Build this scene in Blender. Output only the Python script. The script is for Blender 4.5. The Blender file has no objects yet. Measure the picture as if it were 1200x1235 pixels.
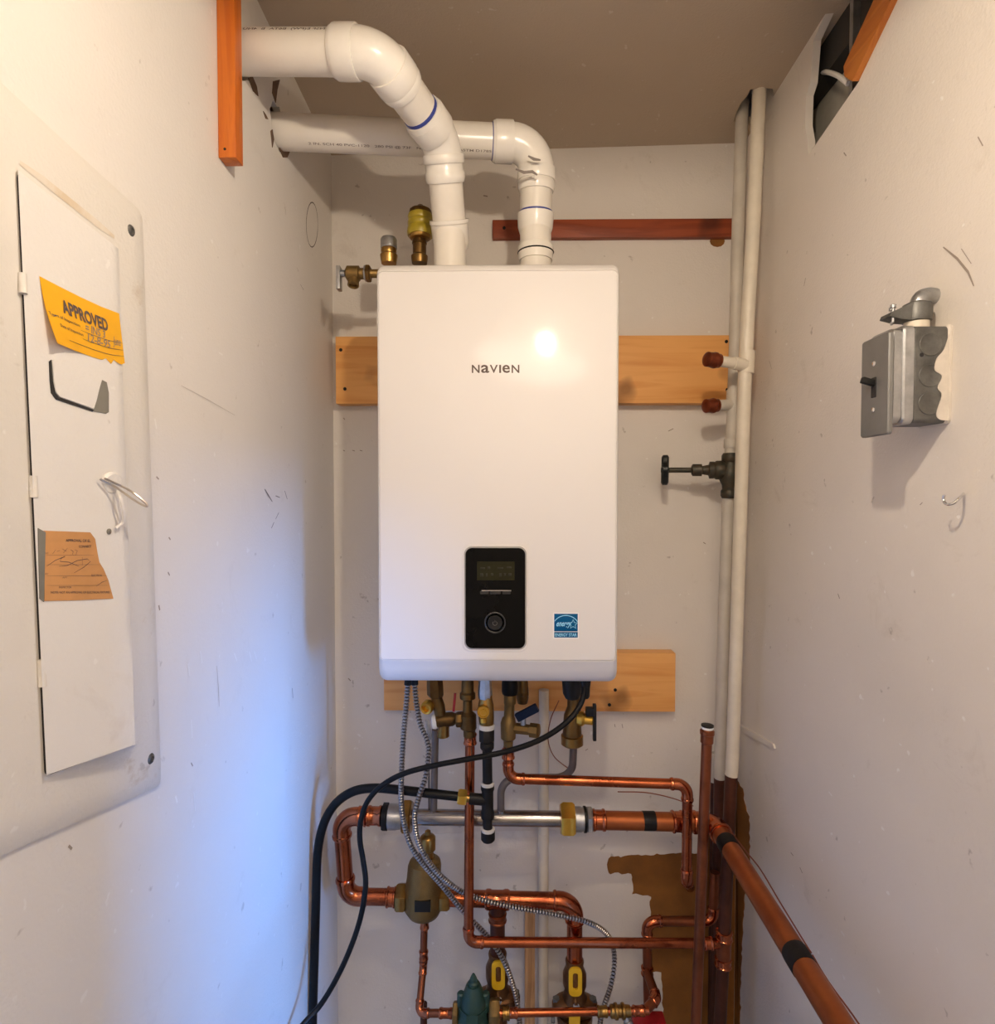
import bpy, bmesh, math, random
from mathutils import Vector, Matrix, Quaternion
random.seed(7)
SC = bpy.context.scene
COL = SC.collection
R_ = math.radians

# ------------------------------------------------------------------ camera
F = 720.0                       # focal length in pixels of the 1200 x 1235 frame
CAMZ = 1.55
cd = bpy.data.cameras.new('camera')
cd.sensor_fit = 'HORIZONTAL'; cd.sensor_width = 36.0; cd.lens = 36.0 * F / 1200.0
cd.clip_start = 0.01
cam = bpy.data.objects.new('camera', cd); COL.objects.link(cam)
cam.location = (0, 0, CAMZ)
cam.rotation_euler = (R_(90 - 1.6), 0, R_(0.8))
SC.camera = cam
ROT = cam.rotation_euler.to_matrix()
CAMP = Vector((0, 0, CAMZ))

# ------------------------------------------------------------------ world, lights, exposure
W = bpy.data.worlds.new('world'); SC.world = W; W.use_nodes = True
W.node_tree.nodes['Background'].inputs[0].default_value = (0.45, 0.62, 1.0, 1)
W.node_tree.nodes['Background'].inputs[1].default_value = 0.05
SC.view_settings.view_transform = 'Standard'
SC.view_settings.look = 'None'
SC.view_settings.gamma = 1.0
SC.view_settings.use_curve_mapping = False
SC.view_settings.exposure = 0.18
SC.cycles.max_bounces = 10
SC.cycles.diffuse_bounces = 6
SC.cycles.sample_clamp_indirect = 4.0
SC.cycles.use_denoising = True

LAMP = Vector((0.108, 0.33, CAMZ + 0.545))
LAMP_E = 1240.0                  # radiance of the bulb glass
LAMP_C = (1.0, 0.83, 0.635)
# daylight through the low window of the outer room
al = bpy.data.lights.new('window_daylight', 'AREA')
al.shape = 'RECTANGLE'; al.size = 0.56; al.size_y = 0.80; al.energy = 175.0; al.color = (0.10, 0.36, 1.0)
alo = bpy.data.objects.new('window_daylight', al); COL.objects.link(alo)
alo.location = (2.03, -0.72, 1.28)
alo.rotation_euler = (R_(90), 0, R_(90))
# warm round fill light added behind the camera; no fixture is built
rl_ = bpy.data.lights.new('room_fill_light', 'AREA')
rl_.shape = 'DISK'; rl_.size = 0.85; rl_.energy = 16.5; rl_.color = (1.0, 0.82, 0.66)
rlo = bpy.data.objects.new('room_fill_light', rl_); COL.objects.link(rlo)
rlo.location = (0.09, -1.0, CAMZ + 0.88)

# ------------------------------------------------------------------ pixel -> world
def ray(px, py):
    return ROT @ Vector(((px - 600) / F, -(py - 617.5) / F, -1.0))
def P(px, py, Y):
    d = ray(px, py); return CAMP + d * (Y / d.y)
def PX(px, py, X):
    d = ray(px, py); return CAMP + d * (X / d.x)
def PZ(px, py, Z):
    d = ray(px, py); return CAMP + d * ((Z - CAMZ) / d.z)

def FL(px, Y):          # the foot on the floor of something that leaves the frame downwards
    p = P(px, 1300, Y); return Vector((p.x, p.y, .001))
BACK = 1.435
XL, XR = -0.4146, 0.560
CEIL = P(640, 180, BACK).z      # ceiling height at the back wall; it rises slightly towards the camera
CSL = 0.044
CSX = 0.022
def cz(y, x=0.07): return CEIL + (BACK - y) * CSL + (x - .07) * CSX
def PC(px, py):
    d = ray(px, py); t = (CEIL - CAMZ + BACK * CSL - .07 * CSX) / (d.z + CSL * d.y - CSX * d.x); return CAMP + d * t
TOP = 2.66

# ------------------------------------------------------------------ materials
def nodes_of(m):
    return m.node_tree.nodes, m.node_tree.links
def mat(name, col, rough=0.5, metal=0.0, vary=0.0, vscale=8.0, bump=0.0, bscale=60.0, col2=None, spec=0.5,
        coat=0.0, coatr=.06, stretch=None, thr=None, rvar=0.0, dist=0.002):
    m = bpy.data.materials.new(name); m.use_nodes = True
    n, l = nodes_of(m)
    b = n['Principled BSDF']
    b.inputs['Base Color'].default_value = (*col, 1)
    b.inputs['Roughness'].default_value = rough
    b.inputs['Metallic'].default_value = metal
    b.inputs['Specular IOR Level'].default_value = spec
    if coat:
        b.inputs['Coat Weight'].default_value = coat; b.inputs['Coat Roughness'].default_value = coatr
    tc = n.new('ShaderNodeTexCoord'); mp = n.new('ShaderNodeMapping')
    l.new(tc.outputs['Object'], mp.inputs['Vector'])
    if stretch: mp.inputs['Scale'].default_value = stretch
    if vary or col2:
        nz = n.new('ShaderNodeTexNoise'); nz.inputs['Scale'].default_value = vscale
        nz.inputs['Detail'].default_value = 6; nz.inputs['Roughness'].default_value = 0.62
        l.new(mp.outputs['Vector'], nz.inputs['Vector'])
        cr = n.new('ShaderNodeValToRGB')
        lo, hi = thr if thr else (0.35, 0.68)
        cr.color_ramp.elements[0].position = lo; cr.color_ramp.elements[1].position = hi
        c2 = col2 if col2 else tuple(c * (1 - vary) for c in col)
        cr.color_ramp.elements[0].color = (*col, 1); cr.color_ramp.elements[1].color = (*c2, 1)
        l.new(nz.outputs['Fac'], cr.inputs['Fac']); l.new(cr.outputs['Color'], b.inputs['Base Color'])
        if rvar:
            mr = n.new('ShaderNodeMapRange'); mr.inputs['To Min'].default_value = max(0.02, rough - rvar)
            mr.inputs['To Max'].default_value = rough + rvar
            l.new(nz.outputs['Fac'], mr.inputs['Value']); l.new(mr.outputs['Result'], b.inputs['Roughness'])
    if bump:
        nb = n.new('ShaderNodeTexNoise'); nb.inputs['Scale'].default_value = bscale; nb.inputs['Detail'].default_value = 4
        l.new(mp.outputs['Vector'], nb.inputs['Vector'])
        bp = n.new('ShaderNodeBump'); bp.inputs['Strength'].default_value = bump; bp.inputs['Distance'].default_value = dist
        l.new(nb.outputs['Fac'], bp.inputs['Height']); l.new(bp.outputs['Normal'], b.inputs['Normal'])
    return m

def wall_mat(name, col, stain=(0.42, 0.36, 0.29), amount=0.35, seed=0.0, rough=0.55, speck=0.6):
    m = bpy.data.materials.new(name); m.use_nodes = True
    n, l = nodes_of(m); b = n['Principled BSDF']
    b.inputs['Roughness'].default_value = rough; b.inputs['Specular IOR Level'].default_value = 0.35
    tc = n.new('ShaderNodeTexCoord'); mp = n.new('ShaderNodeMapping'); mp.inputs['Location'].default_value = (seed, seed * .7, seed * 1.3)
    l.new(tc.outputs['Object'], mp.inputs['Vector'])
    def noise(sc, det, ro=0.6, dis=0.0):
        z = n.new('ShaderNodeTexNoise'); z.inputs['Scale'].default_value = sc; z.inputs['Detail'].default_value = det
        z.inputs['Roughness'].default_value = ro; z.inputs['Distortion'].default_value = dis
        l.new(mp.outputs['Vector'], z.inputs['Vector']); return z.outputs['Fac']
    def ramp(f, lo, hi):
        r = n.new('ShaderNodeMapRange'); r.inputs['From Min'].default_value = lo; r.inputs['From Max'].default_value = hi
        l.new(f, r.inputs['Value']); return r.outputs['Result']
    def mul(f, k):
        r = n.new('ShaderNodeMath'); r.operation = 'MULTIPLY'; l.new(f, r.inputs[0]); r.inputs[1].default_value = k; return r.outputs[0]
    def mix(f, a, c):
        x = n.new('ShaderNodeMix'); x.data_type = 'RGBA'; l.new(f, x.inputs[0])
        if isinstance(a, tuple): x.inputs[6].default_value = (*a, 1)
        else: l.new(a, x.inputs[6])
        if isinstance(c, tuple): x.inputs[7].default_value = (*c, 1)
        else: l.new(c, x.inputs[7])
        return x.outputs[2]
    c = mix(mul(ramp(noise(3.0, 5), 0.45, 0.8), amount), col, tuple(k * .82 for k in col))
    c = mix(mul(ramp(noise(9.0, 8, 0.7, 0.6), 0.60, 0.78), amount), c, stain)
    c = mix(mul(ramp(noise(38.0, 3, 0.5), 0.715, 0.76), speck), c, (0.25, 0.21, 0.17))
    c = mix(mul(ramp(noise(52.0, 2, 0.5), 0.725, 0.76), speck), c, (0.9, 0.9, 0.88))
    l.new(c, b.inputs['Base Color'])
    bp = n.new('ShaderNodeBump'); bp.inputs['Strength'].default_value = 0.28; bp.inputs['Distance'].default_value = 0.0025
    ad = n.new('ShaderNodeMath'); ad.operation = 'ADD'
    l.new(noise(220.0, 3), ad.inputs[0]); l.new(mul(noise(14.0, 3), 1.6), ad.inputs[1])
    l.new(ad.outputs[0], bp.inputs['Height']); l.new(bp.outputs['Normal'], b.inputs['Normal'])
    return m

def wood_mat(name, ca, cb, axis='X', rough=0.5, knots=True, scale=1.0, freq=20.0):
    m = bpy.data.materials.new(name); m.use_nodes = True
    n, l = nodes_of(m); b = n['Principled BSDF']; b.inputs['Roughness'].default_value = rough
    tc = n.new('ShaderNodeTexCoord'); mp = n.new('ShaderNodeMapping')
    s = [14 * scale] * 3; s['XYZ'.index(axis)] = 1.1 * scale
    mp.inputs['Scale'].default_value = s
    l.new(tc.outputs['Object'], mp.inputs['Vector'])
    nz = n.new('ShaderNodeTexNoise'); nz.inputs['Scale'].default_value = 2.2; nz.inputs['Detail'].default_value = 5; nz.inputs['Distortion'].default_value = 1.4
    l.new(mp.outputs['Vector'], nz.inputs['Vector'])
    wv = n.new('ShaderNodeMath'); wv.operation = 'MULTIPLY'; wv.inputs[1].default_value = freq; l.new(nz.outputs['Fac'], wv.inputs[0])
    sn = n.new('ShaderNodeMath'); sn.operation = 'SINE'; l.new(wv.outputs[0], sn.inputs[0])
    mr = n.new('ShaderNodeMapRange'); mr.inputs['From Min'].default_value = -1; mr.inputs['To Min'].default_value = 0.0; mr.inputs['To Max'].default_value = 0.75
    l.new(sn.outputs[0], mr.inputs['Value'])
    cr = n.new('ShaderNodeMix'); cr.data_type = 'RGBA'
    cr.inputs[6].default_value = (*ca, 1); cr.inputs[7].default_value = (*cb, 1)
    l.new(mr.outputs['Result'], cr.inputs[0]); out = cr.outputs[2]
    if knots:
        vz = n.new('ShaderNodeTexNoise'); vz.inputs['Scale'].default_value = 7.0; vz.inputs['Detail'].default_value = 2
        l.new(tc.outputs['Object'], vz.inputs['Vector'])
        kr = n.new('ShaderNodeMapRange'); kr.inputs['From Min'].default_value = 0.66; kr.inputs['From Max'].default_value = 0.76; kr.inputs['To Max'].default_value = 0.8
        l.new(vz.outputs['Fac'], kr.inputs['Value'])
        km = n.new('ShaderNodeMix'); km.data_type = 'RGBA'; l.new(kr.outputs['Result'], km.inputs[0]); l.new(out, km.inputs[6])
        km.inputs[7].default_value = (*[c * 0.35 for c in cb], 1); out = km.outputs[2]
    l.new(out, b.inputs['Base Color'])
    bp = n.new('ShaderNodeBump'); bp.inputs['Strength'].default_value = 0.2; bp.inputs['Distance'].default_value = 0.001
    l.new(sn.outputs[0], bp.inputs['Height']); l.new(bp.outputs['Normal'], b.inputs['Normal'])
    return m

M = {}
M['wall_left'] = wall_mat('painted_drywall_left', (0.74, 0.71, 0.67), seed=1.0, amount=0.22, speck=0.35)
M['wall_back'] = wall_mat('painted_drywall_back', (0.72, 0.68, 0.63), seed=5.0, amount=0.42, speck=0.5)
M['wall_right'] = wall_mat('painted_drywall_right', (0.72, 0.67, 0.61), seed=9.0, amount=0.42, speck=0.5)
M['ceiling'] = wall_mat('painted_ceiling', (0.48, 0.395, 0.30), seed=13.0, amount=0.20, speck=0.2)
M['outer'] = mat('outer_room_paint', (0.72, 0.69, 0.65), 0.6, vary=.08)
M['floor'] = mat('floor_concrete', (0.30, 0.28, 0.26), 0.7, vary=.3)
M['panel'] = wall_mat('painted_steel_panel', (0.70, 0.67, 0.62), stain=(0.42, 0.31, 0.20), seed=21.0, amount=0.85, rough=0.42, speck=0.3)
M['door'] = wall_mat('painted_steel_door', (0.74, 0.72, 0.69), stain=(0.52, 0.46, 0.40), seed=27.0, amount=0.4, rough=0.42, speck=0.3)
M['patch'] = mat('bare_drywall_paper', (0.27, 0.105, 0.014), 0.75, vary=.3, vscale=14, bump=.2)
M['tear'] = mat('torn_brown_paper', (0.17, 0.10, 0.06), 0.9, vary=.4, vscale=30)
M['spackle'] = mat('white_spackle', (0.84, 0.82, 0.79), 0.7, vary=.1)
M['mud'] = mat('joint_compound', (0.78, 0.75, 0.71), 0.7, vary=.2, vscale=20)
M['scratch'] = mat('fine_scratch', (0.50, 0.46, 0.42), 0.8)
M['pencil'] = mat('pencil_line', (0.16, 0.14, 0.13), 0.8)
M['soil'] = mat('smudge', (0.32, 0.27, 0.23), 0.8)
M['dark'] = mat('dark_cavity', (0.035, 0.03, 0.025), 0.95, vary=.2)  # near-black painted for the missing light inside wall and ceiling voids
M['gap_and_shadow'] = mat('dark_gap_and_shadow', (0.02, 0.018, 0.018), 0.9)
M['cavity_board'] = mat('grey_cavity_board', (0.46, 0.43, 0.36), 0.9, vary=.3)
M['pine'] = wood_mat('pine_board', (0.80, 0.41, 0.13), (0.66, 0.27, 0.06), 'X', 0.5, freq=11)
M['pine_stick'] = wood_mat('pine_stick', (0.55, 0.32, 0.15), (0.36, 0.18, 0.07), 'Z', 0.6, scale=2)
M['redwood'] = wood_mat('red_stained_strip', (0.30, 0.060, 0.018), (0.20, 0.035, 0.010), 'X', 0.5, knots=True)
M['orange_wood_z'] = wood_mat('orange_stained_batten', (0.60, 0.155, 0.012), (0.48, 0.10, 0.008), 'Z', 0.4, knots=False)
M['orange_wood_y'] = wood_mat('orange_stained_lath', (0.50, 0.17, 0.03), (0.38, 0.10, 0.012), 'Y', 0.45, knots=False)
M['pvc'] = mat('white_pvc', (0.78, 0.74, 0.67), 0.28, vary=.10, vscale=7, bump=.03, bscale=30)
M['pvc_fit'] = mat('white_pvc_fitting', (0.82, 0.79, 0.73), 0.25, vary=.10, vscale=9)
M['primer'] = mat('blue_primer', (0.03, 0.05, 0.26), 0.4)
M['ink'] = mat('printed_ink', (0.10, 0.07, 0.06), 0.7)
M['greyink'] = mat('grey_printed_ink', (0.22, 0.19, 0.17), 0.7)
M['appliance'] = mat('white_enamel', (0.745, 0.725, 0.71), 0.50, coat=0.45, spec=0.3, coatr=.10)
M['appliance_back'] = mat('white_enamel_casing', (0.75, 0.74, 0.72), 0.4, vary=.05)
M['lip'] = mat('pale_grey_plastic', (0.66, 0.66, 0.67), 0.4, vary=.03)
M['blackgloss'] = mat('black_gloss_plastic', (0.0035, 0.0035, 0.0035), 0.10, vary=.2, spec=0.12)
M['blackmat'] = mat('black_matte_plastic', (0.010, 0.010, 0.010), 0.4, vary=.2, spec=.3)
M['bezel'] = mat('bezel_grey', (0.35, 0.34, 0.33), 0.35, vary=.05)
M['dark_trim'] = mat('dark_grey_trim', (0.035, 0.034, 0.033), 0.3, vary=.1, spec=.3)
M['lcd'] = mat('lcd_olive', (0.020, 0.019, 0.007), 0.3, vary=.2, vscale=60, spec=.15)
M['lcdseg'] = mat('lcd_segment', (0.012, 0.012, 0.006), 0.3)
M['chrome'] = mat('chrome', (0.8, 0.8, 0.8), 0.15, 1.0, vary=.1)
M['logo'] = mat('logo_brown', (0.075, 0.045, 0.035), 0.5)
M['blue'] = mat('blue_label', (0.001, 0.085, 0.23), 0.45, vary=.05, spec=.15)
M['cyanprint'] = mat('pale_blue_print', (0.30, 0.70, 0.95), 0.4)
M['white'] = mat('white_print', (0.82, 0.84, 0.85), 0.4)
M['yellow_paper'] = mat('yellow_sticker', (0.86, 0.43, 0.004), 0.55, vary=.12, vscale=16)
M['tan_paper'] = mat('tan_sticker', (0.58, 0.285, 0.10), 0.6, vary=.18, vscale=22)
M['greytape'] = mat('grey_backing', (0.20, 0.19, 0.16), 0.6, vary=.15, vscale=40)
M['copper'] = mat('copper', (0.47, 0.130, 0.052), 0.25, 1.0, col2=(0.22, 0.055, 0.024), vscale=16, thr=(.42, .72), rvar=.12)
M['copper_dull'] = mat('dull_copper', (0.30, 0.095, 0.042), 0.38, 0.9, col2=(0.14, 0.045, 0.02), vscale=14, thr=(.40, .7), rvar=.1)
M['copper_old'] = mat('aged_copper', (0.42, 0.125, 0.038), 0.40, 0.8, col2=(0.27, 0.068, 0.02), vscale=11, thr=(.38, .72), rvar=.1, bump=.1, bscale=60)
M['copper_dark'] = mat('dark_copper', (0.115, 0.038, 0.020), 0.5, 0.6, col2=(0.06, 0.02, 0.011), vscale=12)
M['copper_fit'] = mat('copper_fitting', (0.52, 0.155, 0.068), 0.2, 1.0, col2=(0.30, 0.08, 0.034), vscale=22, thr=(.42, .75), rvar=.08)
M['copper_cap'] = mat('painted_red_copper', (0.24, 0.055, 0.022), 0.3, 0.8, vary=.4, vscale=50)
M['brass'] = mat('brass', (0.43, 0.255, 0.075), 0.32, 1.0, col2=(0.23, 0.13, 0.04), vscale=25, rvar=.1)
M['brass_dark'] = mat('dark_brass', (0.20, 0.115, 0.036), 0.42, 0.9, col2=(0.10, 0.052, 0.018), vscale=22, rvar=.1)
M['brass_cast'] = mat('cast_brass', (0.27, 0.17, 0.06), 0.5, 0.85, col2=(0.22, 0.14, 0.05), vscale=30, bump=.35, bscale=240)
M['brass_bright'] = mat('bright_brass', (0.80, 0.48, 0.08), 0.28, 0.9, vary=.2, vscale=30)
M['bronze'] = mat('bronze', (0.22, 0.105, 0.04), 0.42, 0.8, col2=(0.11, 0.05, 0.02), vscale=40, bump=.2, bscale=150)
M['galv'] = mat('galvanised_steel', (0.50, 0.51, 0.52), 0.36, 0.9, col2=(0.33, 0.34, 0.35), vscale=45, rvar=.1)
M['grime'] = mat('brown_grime', (0.60, 0.50, 0.37), 0.6, col2=(0.68, 0.62, 0.53), vscale=35, thr=(.35, .6))
M['groove'] = mat('shaded_conduit_groove', (0.035, 0.032, 0.03), 0.6, 0.3, vary=.2)  # shade between the conduit ribs, painted onto the groove faces
M['galv_box'] = mat('galvanised_box', (0.17, 0.17, 0.162), 0.45, 0.6, col2=(0.075, 0.075, 0.072), vscale=26, rvar=.12, bump=.2, bscale=90)
M['plate'] = mat('steel_cover_plate', (0.25, 0.25, 0.245), 0.45, 0.6, col2=(0.19, 0.19, 0.187), vscale=8)
M['steel'] = mat('stainless_tube', (0.42, 0.39, 0.37), 0.25, 1.0, vary=.25, vscale=20)
M['steel_dull'] = mat('dull_steel_tube', (0.20, 0.175, 0.165), 0.42, 0.6, vary=.3, vscale=20)
M['iron'] = mat('black_iron', (0.014, 0.013, 0.013), 0.5, 0.1, spec=.2, vary=.4, vscale=40, bump=.3, bscale=120)
M['sealant'] = mat('white_thread_sealant', (0.62, 0.60, 0.57), 0.6, vary=.2, vscale=60)
M['rubber'] = mat('black_rubber', (0.005, 0.005, 0.005), 0.45, vary=.3, vscale=40, spec=.22)
M['tape'] = mat('black_tape', (0.008, 0.007, 0.007), 0.5, spec=.25, vary=.3, vscale=60, bump=.2, bscale=100)
M['conduit'] = mat('steel_flex_conduit', (0.46, 0.43, 0.41), 0.30, 1.0, vary=.2, vscale=30)
M['green'] = mat('green_cast_iron', (0.020, 0.060, 0.048), 0.45, 0.1, vary=.3, vscale=30, bump=.25, bscale=120)
M['valve_old'] = mat('dark_green_bronze', (0.030, 0.036, 0.027), 0.5, 0.45, col2=(0.075, 0.05, 0.03), vscale=60, bump=.3, bscale=120)
M['wheel'] = mat('black_handwheel', (0.012, 0.015, 0.015), 0.4, 0.2, vary=.3)
M['yellow'] = mat('yellow_vinyl', (0.72, 0.43, 0.012), 0.45, vary=.12, vscale=40)
M['yellowcap'] = mat('dirty_yellow_plastic', (0.40, 0.30, 0.02), 0.35, vary=.3, vscale=40)
M['blue_h'] = mat('dark_blue_handle', (0.008, 0.018, 0.050), 0.5, vary=.2, spec=.15)
M['red'] = mat('red_enamel', (0.36, 0.010, 0.016), 0.4, vary=.15)
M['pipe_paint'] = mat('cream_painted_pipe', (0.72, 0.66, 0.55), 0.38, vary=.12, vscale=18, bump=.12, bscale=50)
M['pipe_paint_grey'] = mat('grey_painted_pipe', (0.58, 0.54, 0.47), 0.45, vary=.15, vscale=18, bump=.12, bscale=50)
M['box_paint'] = mat('cream_paint_on_box', (0.66, 0.61, 0.54), 0.5, vary=.15, vscale=60)
M['wire_white'] = mat('white_wire', (0.80, 0.78, 0.75), 0.4, vary=.1)
M['wire_metal'] = mat('bare_steel_wire', (0.55, 0.50, 0.45), 0.3, 0.9, vary=.2)
M['wire_copper'] = mat('thin_copper_wire', (0.34, 0.11, 0.06), 0.4, 0.7, vary=.2)
M['shade'] = mat('white_lamp_shade', (0.8, 0.78, 0.74), 0.5, vary=.03)

def emit(name, col, s):
    m = bpy.data.materials.new(name); m.use_nodes = True
    n, l = nodes_of(m); n.remove(n['Principled BSDF'])
    e = n.new('ShaderNodeEmission'); e.inputs[0].default_value = (*col, 1); e.inputs[1].default_value = s
    l.new(e.outputs[0], n['Material Output'].inputs[0]); return m
M['bulb'] = emit('bulb_glow', LAMP_C, LAMP_E)

# ------------------------------------------------------------------ object helpers
ORG = {}
def thing(name, label, cat, loc, group=None):
    o = bpy.data.objects.new(name, None); o.empty_display_size = 0.05
    COL.objects.link(o); o.location = loc; o['label'] = label; o['category'] = cat
    if group: o['group'] = group
    ORG[o.name] = Vector(loc); return o
def tag(o, label, cat, group=None):
    o['label'] = label; o['category'] = cat
    if group: o['group'] = group
    return o
class MB:
    def __init__(s): s.v = []; s.f = []
    def add(s, v, f):
        k = len(s.v); s.v += [Vector(x) for x in v]; s.f += [tuple(i + k for i in q) for q in f]; return s
    def build(s, name, m, parent=None, label=None, sharp=38, loc=None):
        org = Vector((0, 0, 0))
        if parent is not None: org = ORG[parent.name]
        elif loc is not None: org = Vector(loc)
        me = bpy.data.meshes.new(name)
        me.from_pydata([tuple(x - org) for x in s.v], [], s.f)
        bm = bmesh.new(); bm.from_mesh(me)
        bmesh.ops.recalc_face_normals(bm, faces=bm.faces)
        bm.to_mesh(me); bm.free()
        me.materials.append(M[m] if isinstance(m, str) else m)
        for p in me.polygons: p.use_smooth = True
        me.set_sharp_from_angle(angle=R_(sharp))
        o = bpy.data.objects.new(name, me); COL.objects.link(o)
        if parent is not None: o.parent = parent
        else: o.location = org
        ORG[o.name] = org
        if label: o['label'] = label
        return o
def struct(o):
    o['kind'] = 'structure'; return o
def stuff(o):
    o['kind'] = 'stuff'; return o

def frame(d):
    d = d.normalized(); a = Vector((0, 0, 1)) if abs(d.z) < .9 else Vector((1, 0, 0))
    u = d.cross(a).normalized(); return u, d.cross(u).normalized()
def sweep(path, rad, n=14, cap=True):
    if not isinstance(rad, (list, tuple)): rad = [rad] * len(path)
    V, Fc = [], []
    T = []
    for i in range(len(path)):
        a = path[max(0, i - 1)]; b = path[min(len(path) - 1, i + 1)]
        d = (b - a); T.append(d.normalized() if d.length > 1e-9 else Vector((0, 0, 1)))
    u, w = frame(T[0])
    for i, p in enumerate(path):
        if i:
            q = T[i - 1].rotation_difference(T[i]); u = q @ u
        w = T[i].cross(u).normalized(); u = w.cross(T[i]).normalized()
        for k in range(n):
            a = 2 * math.pi * k / n
            V.append(p + (u * math.cos(a) + w * math.sin(a)) * rad[i])
    for i in range(len(path) - 1):
        for k in range(n):
            k2 = (k + 1) % n
            Fc.append((i * n + k, i * n + k2, (i + 1) * n + k2, (i + 1) * n + k))
    if cap:
        Fc.append(tuple(range(n))[::-1]); Fc.append(tuple((len(path) - 1) * n + k for k in range(n)))
    return V, Fc
def lathe(o, d, prof, n=20, ph=0.0):
    """prof: list of (distance along d, radius)"""
    d = Vector(d).normalized(); u, w = frame(d); V, Fc = [], []
    for t, r in prof:
        for k in range(n):
            a = 2 * math.pi * (k + ph) / n
            V.append(Vector(o) + d * t + (u * math.cos(a) + w * math.sin(a)) * max(r, 1e-5))
    for i in range(len(prof) - 1):
        for k in range(n):
            k2 = (k + 1) % n; Fc.append((i * n + k, i * n + k2, (i + 1) * n + k2, (i + 1) * n + k))
    Fc.append(tuple(range(n))[::-1]); Fc.append(tuple((len(prof) - 1) * n + k for k in range(n)))
    return V, Fc
def hexnut(o, d, L, r, ph=0.0, c=0.12):
    return lathe(o, d, [(0, r * (1 - c)), (L * .18, r), (L * .82, r), (L, r * (1 - c))], 6, ph)
def box(c, s, rot=None, bev=0.0):
    bm = bmesh.new(); bmesh.ops.create_cube(bm, size=1.0)
    for v in bm.verts: v.co = Vector((v.co.x * s[0], v.co.y * s[1], v.co.z * s[2]))
    if bev: bmesh.ops.bevel(bm, geom=list(bm.edges), offset=bev, segments=2, affect='EDGES', profile=.6)
    bm.verts.index_update()
    V = [(rot @ v.co if rot else v.co) + Vector(c) for v in bm.verts]; Fc = [tuple(v.index for v in f.verts) for f in bm.faces]
    bm.free(); return V, Fc
def boxmm(a, b, bev=0.0):
    a, b = Vector(a), Vector(b); s = b - a
    return box((a + b) / 2, (abs(s.x), abs(s.y), abs(s.z)), None, bev)
def bar(a, b, up, w, h, bev=0.0):
    """box with axis a->b; w along up x axis, h along up"""
    a, b = Vector(a), Vector(b); d = (b - a); L = d.length; d.normalize()
    up = Vector(up); up = (up - d * up.dot(d)).normalized(); s = d.cross(up).normalized()
    return box((a + b) / 2, (L, w, h), Matrix((d, s, up)).transposed(), bev)
def prism(poly, ext):
    poly = [Vector(p) for p in poly]; ext = Vector(ext); n = len(poly)
    V = poly + [p + ext for p in poly]
    Fc = [tuple(range(n)), tuple(range(2 * n - 1, n - 1, -1))] + [(i, (i + 1) % n, n + (i + 1) % n, n + i) for i in range(n)]
    return V, Fc
def loft(loops, cap=True):
    V, Fc = [], []; n = len(loops[0])
    for lp in loops: V += [Vector(p) for p in lp]
    for i in range(len(loops) - 1):
        for k in range(n):
            k2 = (k + 1) % n; Fc.append((i * n + k, i * n + k2, (i + 1) * n + k2, (i + 1) * n + k))
    if cap: Fc.append(tuple(range(n))[::-1]); Fc.append(tuple((len(loops) - 1) * n + k for k in range(n)))
    return V, Fc
def rrect(x0, x1, z0, z1, r, n=6):
    out = []
    for cx, cz, a0 in ((x1 - r, z1 - r, 0), (x0 + r, z1 - r, 90), (x0 + r, z0 + r, 180), (x1 - r, z0 + r, 270)):
        for k in range(n + 1):
            a = R_(a0 + 90 * k / n); out.append((cx + r * math.cos(a), cz + r * math.sin(a)))
    return out
def plateY(x0, x1, z0, z1, r, yb, yf, bev=0.0008):
    """rounded rectangle plate facing -Y"""
    L = lambda i, y: [Vector((x, y, z)) for x, z in rrect(x0 + i, x1 - i, z0 + i, z1 - i, max(r - i, .0003))]
    return loft([L(0, yb), L(0, yf + bev), L(bev, yf)])
def catmull(pts, per=8):
    pts = [Vector(p) for p in pts]; out = []
    q = [pts[0] * 2 - pts[1]] + pts + [pts[-1] * 2 - pts[-2]]
    for i in range(1, len(q) - 2):
        a, b, c, d = q[i - 1:i + 3]
        for k in range(per):
            t = k / per
            out.append(.5 * ((2 * b) + (c - a) * t + (2 * a - 5 * b + 4 * c - d) * t * t + (3 * b - a - 3 * c + d) * t ** 3))
    out.append(pts[-1]); return out
def resample(path, step):
    out = [path[0].copy()]; acc = 0.0
    for a, b in zip(path, path[1:]):
        L = (b - a).length; t = step - acc
        while t <= L:
            out.append(a + (b - a) * (t / L)); t += step
        acc = (acc + L) % step if L else acc
        acc = L - (t - step)
    return out
def ribbon(pts, nrm, w):
    pts = [Vector(p) for p in pts]; nrm = Vector(nrm); V, Fc = [], []
    for i, p in enumerate(pts):
        d = (pts[min(i + 1, len(pts) - 1)] - pts[max(i - 1, 0)]).normalized(); s = d.cross(nrm).normalized()
        k = w * (1.0 if 0 < i < len(pts) - 1 else .5)
        V += [p + s * k * .5, p - s * k * .5]
        if i: Fc.append((2 * i - 2, 2 * i - 1, 2 * i + 1, 2 * i))
    return V, Fc
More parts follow.
